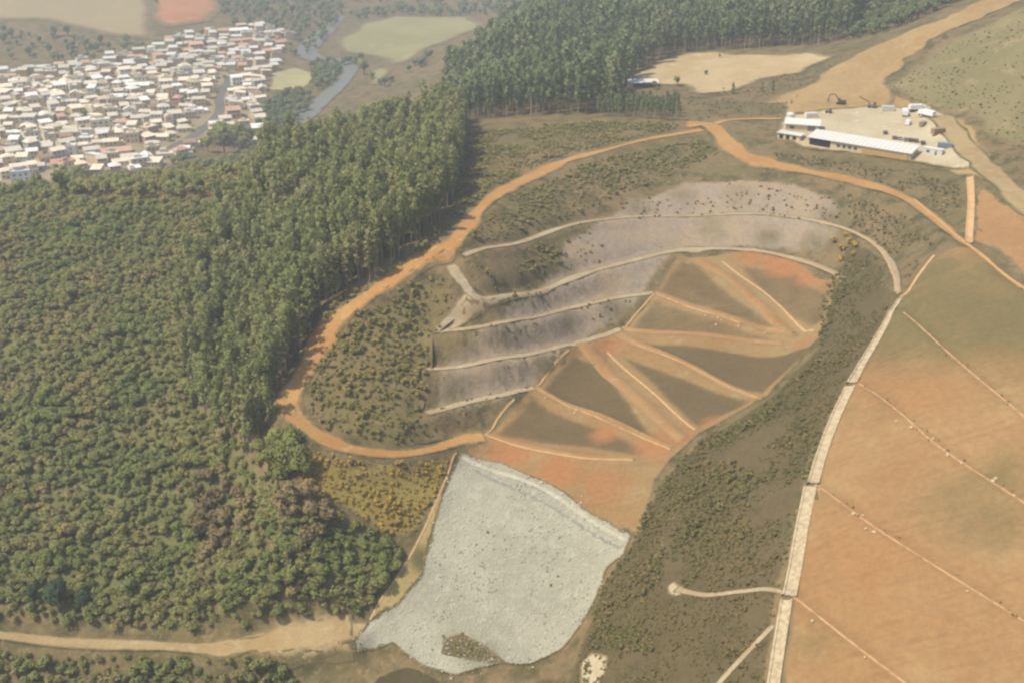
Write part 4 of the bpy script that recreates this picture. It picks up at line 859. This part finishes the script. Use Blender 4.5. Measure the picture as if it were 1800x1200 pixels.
for k, h in enumerate(houses):
    lb = full[k]
    if cnt[lb] > 1:
        d = np.hypot(*(P2 - P2[k]).T); d[k] = 1e9; j = d.argmin(); Xk, Yk, _ = project(*P2[k], 5); Xj, Yj, _ = project(*P2[j], 5)
        rel = ('left of' if Xk < Xj else 'right of') if abs(Xk - Xj) > abs(Yk - Yj) * 1.2 else ('behind' if Yk < Yj else 'in front of')
        lb += f', {rel} a {houses[j][5].split()[-1] if houses[j][5] != "pale grey sheet" else "grey"} roof'
    tag(h[0], ' '.join(lb.split()[:16]), 'house', 'houses packed in the riverside town')

# ------------------------------------------------------------------ trees one can tell apart
DK = [broad(41, 8, 8, 170, 1.3), broad(42, 7, 9, 170, 1.3), broad(43, 9, 7, 170, 1.3)]
dpm = proto_meshes('town_tree', DK, M['leaf_dark'], M['bark2']); opm = proto_meshes('riverside_tree', DK, M['leaf_far'], M['bark2'])
for s, k, lb in (('395,270', 2.7, 'biggest dark round tree at the near right corner of town'), ('428,266', 1.5, 'dark tree right of the biggest town tree'), ('366,268', 1.5, 'dark tree left of the biggest town tree'), ('140,322', 1.7, 'dark bushy tree in front of the terracotta hall'), ('118,326', .9, 'small dark tree beside the white and blue house'), ('322,292', 1.5, 'dark tree at the forest edge of town'), ('338,296', .7, 'small dark tree below the near houses'),
                 ('312,80', 1.2, 'dark round tree at the far edge of town, left of two'), ('352,66', 1.3, 'broad dark tree below the red field'), ('376,62', 1.1, 'dark tree below the red field, right of the broad one'), ('150,85', 1.7, 'tallest dark tree in the brush behind town'), ('135,112', 1.3, 'dark tree in the brush at the back of town'), ('165,108', 1.2, 'dark tree right beside the back row of houses'), ('110,108', 1.0, 'left dark tree in the brush behind the back houses'), ('275,8', .9, 'single dark tree on the red far soil'),
                 ('640,132', 1.9, 'big brown green tree on the river bend'), ('652,140', 1.0, 'smaller tree right of the big river bend tree'), ('222,228', .6, 'little tree beside the flat cream block'), ('262,135', .6, 'little tree among the back houses'), ('470,110', .9, 'tree at the edge of town by the river'), ('455,215', .8, 'tree beside the houses facing the river trees')):
    x, y = hit(px(s))[0]; plant('town_tree', dpm[rng.integers(3)], x, y, k, rng.uniform(0, 6), lb, 'tree', None)
for x, y in scatter(hit(px('362,258 432,262 436,244 404,232 372,238')), 9.5, .4, 95): plant('town_tree', dpm[rng.integers(3)], x, y, rng.uniform(1.3, 2.0), rng.uniform(0, 6), 'dark tree in the clump around the biggest town tree', 'tree', 'dark tree clump at the near right corner of town')
for x, y in scatter(hit(px('96,328 165,322 150,308 108,310')), 8, .4, 96): plant('town_tree', dpm[rng.integers(3)], x, y, rng.uniform(.9, 1.3), rng.uniform(0, 6), 'dark bushy tree in the clump before the near left houses', 'tree', 'dark tree clump before the near left houses')
for x, y in scatter(W['town'], 42, .9, 97): plant('town_tree', dpm[rng.integers(3)], x, y, rng.uniform(.5, .85), rng.uniform(0, 6), 'small green tree squeezed between the town houses', 'tree', 'small trees between the town houses')
pr = np.vstack([scatter(hit(px(s)), sp, .45, 90 + i) for i, (s, sp) in enumerate((('478,178 500,165 545,165 538,195 510,225 470,262 440,272 452,210', 7.5), ('545,115 588,112 602,125 585,150 552,162 548,135', 8), ('520,60 560,62 590,55 570,75 545,95 525,100 500,95', 13), ('600,115 640,105 622,120', 8), ('660,150 700,140 760,100 740,118 660,165', 9)))])
def rl(Y): return 'blue green riverside tree between the river and the houses' if Y > 165 else ('blue green tree inside the river bend' if Y > 105 else 'blue green tree along the upper river')
for x, y in pr:
    X, Y, D = project(x, y, 3); plant('riverside_tree', opm[rng.integers(3)], x, y, rng.uniform(.7, 1.2), rng.uniform(0, 6), rl(Y), 'tree', 'blue green trees lining the river')
fz = np.vstack([scatter(hit(px(s)), sp, .45, 100 + i) for i, (s, sp) in enumerate((('400,46 380,12 420,-20 560,-20 610,20 580,55 520,60', 15), ('610,26 700,12 840,12 860,32 830,28 700,26 640,38', 14), ('0,50 100,55 200,75 290,82 240,96 100,108 0,112', 19), ('840,-10 900,-10 900,20 860,30', 16), ('385,3 420,-20 380,-20', 12), ('560,-25 900,-25 900,-5 560,5', 22)))])
forest(fz, [broad(51, 8, 9, 60, 2.2), broad(52, 7, 9, 60, 2.2)], M['leaf_far'], M['bark2'], .7, 1.3, 0, 'far_tree', 'tree', '', '', 'valley_wood', '', seed=103)
for s, k, lb in (('1150,158', .62, 'dark round tree beside the small white shed'), ('1190,152', .7, 'lone dark round tree in the pale clearing'), ('1265,102', .3, 'small dark shrub at the far rim of the clearing'), ('1240,132', .4, 'small dark shrub in the middle of the pale clearing')):
    x, y = hit(px(s))[0]; plant('round_tree', dpm[rng.integers(3)], x, y, k, rng.uniform(0, 6), lb, 'tree', None)
cyp = [((lambda c: c)(clumps(61, [(0, 0, 1.5, .9, .9, 1.2), (0, 0, 3.2, .8, .8, 1.6), (0, 0, 5, .45, .45, 1.3)], 130, .7)), trunk_geo([(0, 0, -.4), (0, 0, 3)], [.14, .08]))]
cpm = proto_meshes('cypress', cyp, M['leaf_dark'], M['bark2'])
for s, k, lb in (('1288,166', 1.1, 'dark narrow cypress below the pale clearing'), ('1358,160', 1.1, 'dark narrow cypress near the foot of the hill road'), ('1340,163', .6, 'small dark cypress left of the hill road foot')):
    x, y = hit(px(s))[0]; plant('cypress', cpm[0], x, y, k, 0, lb, 'tree', None)
gpm = proto_meshes('young_eucalyptus', GK, M['leaf_far'], M['bark'])
rowp = np.vstack([smooth_line(hit(px(s)), 2.3) for s in ('1050,205 1130,209 1192,213', '1055,200 1130,203 1192,207', '1060,196 1130,198 1192,201', '1070,191 1130,193 1190,195')])
for x, y in rowp: plant('young_eucalyptus', gpm[rng.integers(4)], x + rng.normal() * .6, y + rng.normal() * .6, rng.uniform(.42, .56), rng.uniform(0, 6), 'young eucalyptus with bare pale trunk in the row by the dirt road', 'tree', 'row of young eucalyptus by the dirt road junction')

# ------------------------------------------------------------------ works yard
def two(a, b):
    p, q = hit(px(a + ' ' + b)); return p, q, math.atan2(*(q - p)[::-1]), float(np.hypot(*(q - p)))
p0, p1, ra, L = two('1418,254', '1602,283')
c = (p0 + p1) / 2; zz = min(H1(*p0), H1(*p1), H1(*c)) + .1
sh = tag(empty('long_shed', (c[0], c[1], zz), ra), 'long low shed with white sheet roof along the front of the works yard', 'shed')
D_ = 9
MB().box(-L / 2 + .6, L / 2 - .6, 0, D_, -2.5, 3.4).build('wall', M['cream'], sh)
rf = MB()
rf.quadbox([(-L / 2, -.8, 3.42), (L / 2, -.8, 3.42), (L / 2, D_ + .6, 4.9), (-L / 2, D_ + .6, 4.9), (-L / 2, -.8, 3.6), (L / 2, -.8, 3.6), (L / 2, D_ + .6, 5.1), (-L / 2, D_ + .6, 5.1)])
for i in range(24):
    x = -L / 2 + .4 + i * (L - .8) / 23; rf.quadbox([(x, -.8, 3.6), (x + .12, -.8, 3.6), (x + .12, D_ + .6, 5.1), (x, D_ + .6, 5.1), (x, -.8, 3.72), (x + .12, -.8, 3.72), (x + .12, D_ + .6, 5.22), (x, D_ + .6, 5.22)])
rf.build('roof', M['white'], sh)
MB().box(-L / 2 + 1.2, -L / 2 + 11, -.12, .4, .1, 3.2).build('doorway_and_shade', M['black'], sh)
for i in range(4): MB().box(-L / 2 + 14 + i * 2.6, -L / 2 + 15.6 + i * 2.6, -.1, .3, 1.1, 2.3).build('window', M['pane'], sh)
MB().box(L / 2 - 22, L / 2 - 1.5, -.5, -.01, -.8, 2.2).build('panel_wall', M['tan'], sh)
MB().box(-L / 2 + 14, -L / 2 + 17, -.13, .3, 0, 2.5).build('door', M['black'], sh) if False else None
p0, p1, ra2, L2 = two('1392,230', '1424,238'); c = (p0 + p1) / 2
an = tag(empty('side_shed', (c[0] + 2, c[1] + 6, H1(*c)), ra2 + math.radians(38)), 'smaller white roofed shed set at an angle behind the long shed', 'shed')
MB().box(-7.5, 7.5, -5, 5, -2, 3.6).build('wall', M['cream'], an)
g = MB()
for s in (-1, 1): g.quadbox([(-8.2, s * 5.8, 3.3), (8.2, s * 5.8, 3.3), (8.2, 0, 4.9), (-8.2, 0, 4.9), (-8.2, s * 5.8, 3.5), (8.2, s * 5.8, 3.5), (8.2, 0, 5.1), (-8.2, 0, 5.1)])
g.build('roof', M['white'], an)
MB().box(2.5, 6, -5.06, -4.8, 0, 3).build('door', M['metal'], an); MB().box(-5.5, -3.5, -5.06, -4.8, 1.1, 2.4).build('window', M['pane'], an)
x, y = hit(px('1386,246'))[0]
lo_ = tag(empty('porch_building', (x, y, H1(x, y)), ra), 'low cream building with dark openings at the left end of the yard', 'building')
MB().box(-5.5, 5.5, 0, 4.5, -2, 2.5).build('wall', M['cream'], lo_); MB().box(-6, 6, -.5, 5, 2.502, 2.75).build('roof', M['white'], lo_)
for i in range(3): MB().box(-4.6 + 3.2 * i, -2.8 + 3.2 * i, -.06, .2, .1, 2.0).build('doorway_and_shade', M['black'], lo_)
x, y = hit(px('1640,272'))[0]
cb = tag(empty('site_cabin', (x, y, H1(x, y)), ra), 'small white site cabin at the right end of the yard', 'cabin')
MB().box(-4, 4, -1.5, 1.5, -.5, 2.7).build('wall', M['white'], cb); MB().box(-4.15, 4.15, -1.65, 1.65, 2.702, 2.9).build('roof', M['white'], cb); MB().box(-2.6, -1.2, -1.56, -1.3, 1, 2).build('window', M['pane'], cb); MB().box(1, 1.9, -1.56, -1.3, 0, 2.1).build('door', M['metal'], cb)
x, y = hit(px('1130,153'))[0]
ws = tag(empty('white_shed', (x, y, H1(x, y)), 0), 'small long white shed at the left tip of the pale clearing', 'shed')
MB().box(-8.5, 8.5, -2.6, 2.6, -1, 2.8).build('wall', M['cream'], ws); g = MB().quadbox([(-9, -3.4, 2.82), (9, -3.4, 2.82), (9, 3, 3.8), (-9, 3, 3.8), (-9, -3.4, 3), (9, -3.4, 3), (9, 3, 4), (-9, 3, 4)]); g.build('roof', M['white'], ws); MB().box(-6, 6, -2.66, -2.4, .2, 2.5).build('doorway_and_shade', M['black'], ws)  # the dark panel paints the shade on the front wall below the roof
for s_, a_, c_, lb in (('1648,236', 20, (150, 120, 90), 'brown storage container at the right rim of the yard'), ('1560,196', -5, (196, 190, 176), 'pale storage container at the back rim of the yard'), ('1425,208', 12, (214, 208, 192), 'white storage container at the back left of the yard'), ('1660,262', -20, (120, 128, 130), 'grey storage container near the site cabin')):
    x, y = hit(px(s_))[0]; o = tag(empty('storage_container', (x, y, H1(x, y) + .1), math.radians(a_)), lb, 'container')
    g = MB().box(-3, 3, -1.2, 1.2, .1, 2.6)
    for i in range(10): g.box(-2.85 + .6 * i, -2.6 + .6 * i, -1.26, -1.201, .25, 2.45)
    q_ = g.build('body', M['paint'], o); q_.color = lin(c_); q_ = MB().box(3.002, 3.06, -1.05, 1.05, .25, 2.45).build('door', M['paint'], o); q_.color = lin(tuple(int(v * .8) for v in c_))
# vehicles
def wheel_mesh(r, wd, name='wheel'):
    m = MB().tube([(0, -wd / 2, 0), (0, wd / 2, 0)], r, 12); return m.mesh(name, M['tyre'])
WHM, WHL = wheel_mesh(.34, .24), wheel_mesh(.5, .32)
def prism(pr, y0, y1):
    k = len(pr); m = MB(); m.poly([(x, y0, z) for x, z in pr] + [(x, y1, z) for x, z in pr], [tuple(range(k))[::-1], tuple(range(k, 2 * k))] + [(i, (i + 1) % k, k + (i + 1) % k, k + i) for i in range(k)]); return m
CARB = prism([(-2.05, .35), (2.05, .35), (2.1, .75), (1.1, .95), (-1.95, 1.0), (-2.1, .7)], -.85, .85).mesh('body', M['paint'])
CARG = prism([(1.05, .955), (.45, 1.40), (-1.25, 1.42), (-1.85, 1.005)], -.76, .76).mesh('glasshouse', M['pane']); CARR = prism([(.4, 1.402), (.35, 1.46), (-1.15, 1.48), (-1.22, 1.424)], -.74, .74).mesh('roof', M['paint'])
VANB = prism([(-2.6, .4), (2.6, .4), (2.65, 1.0), (1.95, 1.35), (1.35, 2.15), (-2.6, 2.2)], -.95, .95).mesh('body', M['paint']); VANG = prism([(2.0, 1.36), (1.42, 2.1), (1.45, 2.11), (2.04, 1.37)], -.85, .85).mesh('windscreen', M['pane']); VANS = prism([(1.2, 1.35), (1.0, 1.95), (.1, 1.95), (.1, 1.35)], -.965, .965).mesh('side_window', M['pane'])
TRC = prism([(2.4, .7), (4.4, .7), (4.45, 1.6), (4.2, 2.7), (2.4, 2.75)], -1.15, 1.15).mesh('cab', M['paint']); TRB = MB().box(-4.4, 2.2, -1.2, 1.2, 1.1, 3.3).mesh('cargo_box', M['paint']); TRF = MB().box(-4.3, 3.8, -.9, .9, .62, 1.098).mesh('chassis', M['metal']); TRG = prism([(4.44, 1.65), (4.22, 2.6), (4.26, 2.6), (4.48, 1.65)], -1.0, 1.0).mesh('windscreen', M['pane'])
def vehicle(kind, s, rz, col, label, g=None):
    x, y = hit(px(s))[0]; r = tag(empty('parked_' + kind, (x, y, H1(x, y) + .13), rz), label, kind, g)
    parts = {'car': (('body', CARB), ('glasshouse', CARG), ('roof', CARR)), 'van': (('body', VANB), ('windscreen', VANG), ('side_window', VANS)), 'lorry': (('cab', TRC), ('cargo_box', TRB), ('chassis', TRF), ('windscreen', TRG))}[kind]
    for n_, me in parts: o = link(n_, me, r); o.color = lin(col)
    wh = {'car': [(1.3, .78), (-1.3, .78)], 'van': [(1.7, .88), (-1.7, .88)], 'lorry': [(3.3, 1.0), (-2.6, 1.0), (-3.7, 1.0)]}[kind]; wm = WHL if kind == 'lorry' else WHM; zr = .5 if kind == 'lorry' else .34
    for wx, wy in wh:
        for sy in (-1, 1): link('wheel', wm, r, (wx, sy * wy, zr))
WHT, GRY, DRK, RED, BRN = (228, 224, 214), (150, 144, 134), (60, 58, 56), (120, 66, 52), (134, 116, 94)
vehicle('lorry', '1590,204', math.radians(75), WHT, 'white box lorry at the back of the works yard'); vehicle('lorry', '1612,196', math.radians(10), WHT, 'white box lorry parked sideways behind the other one')
vehicle('van', '1596,220', math.radians(60), WHT, 'white van parked in front of the two lorries'); vehicle('van', '1622,222', math.radians(50), BRN, 'brownish grey van right of the white van')
vehicle('lorry', '1628,206', math.radians(120), WHT, 'white box lorry at the right end of the yard'); vehicle('van', '1592,278', math.radians(70), WHT, 'white van at the right end of the long shed')
for s, c_, lb in (('1556,236', DRK, 'dark car parked alone in the middle of the yard'), ('1572,245', RED, 'dark red car, leftmost of the row behind the long shed'), ('1581,246', GRY, 'grey car, second in the row behind the long shed'), ('1592,248', BRN, 'brown car in the middle of the row behind the long shed'), ('1601,249', DRK, 'dark car, fourth in the row behind the long shed'), ('1610,250', RED, 'dark red car near the right end of the row'), ('1622,254', DRK, 'black car, rightmost of the row behind the long shed')):
    vehicle('car', s, math.radians(80), c_, lb, 'cars parked in a row behind the long shed' if 'row' in lb else None)
x, y = hit(px('1478,184'))[0]
ex = tag(empty('excavator', (x, y, H1(x, y) + .1), math.radians(150)), 'dark brown excavator parked at the back rim of the yard', 'excavator')
for s in (-1, 1): prism([(-1.9, .0), (1.9, 0), (2.2, .45), (1.9, .9), (-1.9, .9), (-2.2, .45)], s * 1.2 - .3, s * 1.2 + .3).build('track', M['tyre'], ex)
MB().box(-2.2, 1.4, -1.2, 1.2, .95, 2.1, .1, .1).build('body', M['bark2'], ex); MB().box(.2, 1.5, .1, 1.15, 2.102, 3.1, .1, .05).build('cab', M['pane'], ex)
MB().tube([(1.3, -.4, 1.9), (3.4, -.4, 4.6), (6.0, -.4, 4.2)], [.35, .3, .25], 6).build('boom', M['bark2'], ex); MB().tube([(6.0, -.4, 4.2), (6.6, -.4, 1.8)], [.25, .2], 6).build('arm', M['bark2'], ex); prism([(6.2, 1.8), (7.2, 1.7), (7.0, .8), (6.2, .7)], -.9, .1).build('bucket', M['metal'], ex)
x, y = hit(px('1530,190'))[0]
cr = tag(empty('loader_crane', (x, y, H1(x, y) + .1), math.radians(-15)), 'dark crane machine with slanting jib at the back rim of the yard', 'crane')
MB().box(-1.5, 2.6, -1.1, 1.1, .6, 1.6).build('base', M['metal'], cr); MB().box(1.2, 2.5, -1, 1, 1.602, 2.8).build('cab', M['pane'], cr); MB().tube([(-.5, 0, 1.5), (-1.2, 0, 3), (-6, 0, 5.2)], [.35, .3, .2], 6).build('jib', M['bark2'], cr)
for wx in (-.9, 1.9):
    for sy in (-1, 1): link('wheel', WHL, cr, (wx, sy * .95, .5))
x, y = hit(px('1457,200'))[0]
tr = tag(empty('small_tractor', (x, y, H1(x, y) + .1), math.radians(160)), 'small dark tractor at the left rear of the yard', 'tractor')
MB().box(-.2, 1.7, -.4, .4, .7, 1.3).build('bonnet', M['bark2'], tr); MB().box(-1.3, -.1, -.6, .6, .8, 2.3, .1, .05).build('cab', M['pane'], tr)
for wx, q_ in ((-.8, WHL), (1.3, WHM)):
    for sy in (-1, 1): link('wheel', q_, tr, (wx, sy * .75, .5 if q_ is WHL else .34))
def tank(s, r, h, lb):
    x, y = hit(px(s))[0]; o = tag(empty('water_tank', (x, y, H1(x, y))), lb, 'tank'); MB().tube([(0, 0, -.5), (0, 0, h)], r, 16).build('body', M['white'], o); MB().tube([(0, 0, h + .002), (0, 0, h + r * .3), (0, 0, h + r * .45)], [r * 1.04, r * .7, r * .1], 16).build('lid', M['white'], o)
tank('1389,210', 2.0, 2.6, 'white round water tank at the back left of the yard'); tank('1387,224', 1.2, 1.8, 'small white tank beside the angled shed')
def pole(s, h, lb):
    x, y = hit(px(s))[0]; o = tag(empty('utility_pole', (x, y, H1(x, y))), lb, 'utility pole'); MB().tube([(0, 0, -.5), (0, 0, h)], [.16, .1], 8).build('post', M['bark'], o); MB().box(-1.1, 1.1, -.07, .07, h - .8, h - .62).build('crossarm', M['bark2'], o)
pole('1363,244', 11, 'tall pale utility pole at the left end of the yard'); pole('1320,206', 8, 'short utility pole beside the dirt road left of the yard'); pole('1270,180', 8, 'utility pole in the scrub below the clearing')
# spoil heap by the excavator and bare scars
x, y = hit(px('105,1062'))[0]; plant('broad_tree', proto_meshes('broad_tree', [broad(71, 8, 9, 420, .8)], M['leaf_deep'], M['bark2'])[0], x, y, 1.15, 1.0, 'large dark blue green tree standing out near the lower left road', 'tree', None)
for i, (s_, k, lb) in enumerate((('150,1066', .8, 'dark blue green tree right beside the largest one at lower left'), ('62,1052', .7, 'dark blue green tree left beside the largest one at lower left'))):
    x, y = hit(px(s_))[0]; plant('broad_tree', proto_meshes('broad_tree', [broad(72 + i, 8, 8, 360, .8)], M['leaf_deep'], M['bark2'])[0], x, y, k, 2.0, lb, 'tree', None)
sheet('bare_scar', smooth_line_closed(hit(px('1020,1165 1040,1145 1070,1150 1068,1175 1050,1210 1020,1215')), 1), M['pad'], 1.0, .16, 1.5, .5)
sheet('bare_scar', smooth_line_closed(hit(px('1172,1030 1188,1020 1205,1034 1196,1048 1178,1050')), .8), M['pad'], .8, .16, 1.2, .4)

q = np.vstack([scatter(hit(px(a)), 3.4, .5, 110 + i) for i, a in enumerate(('345,840 400,830 440,880 430,960 380,990 340,930', '480,880 540,870 590,900 570,960 500,970'))])
forest(q, FKL, M['leaf_bare'], M['bark'], .9, 1.3, 0, 'bare_tree', 'tree', '', '', 'bare_twig_thicket', '', seed=112)

# ------------------------------------------------------------------ light, sky, air
HAZE = .0003
SUN_EL, SUN_AZ = math.radians(58), math.atan2(-.3, -.93)
to_sun = Vector((math.cos(SUN_EL) * math.cos(SUN_AZ), math.cos(SUN_EL) * math.sin(SUN_AZ), math.sin(SUN_EL)))
sd = bpy.data.lights.new('sun', 'SUN'); sd.energy = 3.8; sd.angle = math.radians(.5); sd.color = (1, .935, .83)
so = bpy.data.objects.new('sun', sd); COL.objects.link(so); so.rotation_euler = to_sun.to_track_quat('Z', 'Y').to_euler(); so.location = (0, 0, 400)
w = bpy.data.worlds.new('World'); S.world = w; w.use_nodes = True
sk = w.node_tree.nodes.new('ShaderNodeTexSky'); sk.sky_type = 'NISHITA'; sk.sun_disc = False; sk.sun_elevation = SUN_EL; sk.sun_rotation = math.pi / 2 - SUN_AZ
bg = w.node_tree.nodes['Background']; bg.inputs['Strength'].default_value = .15; w.node_tree.links.new(sk.outputs[0], bg.inputs['Color'])
zmin, zmax = float(GZ.min()) - 1, max(float(GZ.max()) + 30, CAM_Z + 5)
hz = MB().box(-1500, 1500, -350, 3400, zmin, zmax)
m = bpy.data.materials.new('pale_haze'); m.use_nodes = True; t = m.node_tree; t.nodes.remove(t.nodes['Principled BSDF'])
pv = t.nodes.new('ShaderNodeVolumePrincipled'); pv.inputs['Density'].default_value = HAZE; pv.inputs['Color'].default_value = (.95, .92, .85, 1); pv.inputs['Anisotropy'].default_value = .2
t.links.new(pv.outputs[0], t.nodes['Material Output'].inputs['Volume'])
tag(hz.build('haze', m), kind='stuff')
S.view_settings.view_transform = 'Standard'; S.view_settings.look = 'None'; S.view_settings.exposure = 0.44; S.view_settings.gamma = 1
S.cycles.filter_width = 2.4; S.cycles.max_bounces = 5; S.cycles.diffuse_bounces = 2; S.cycles.volume_bounces = 0; S.cycles.transmission_bounces = 2; S.cycles.transparent_max_bounces = 4
S.cycles.use_denoising = True
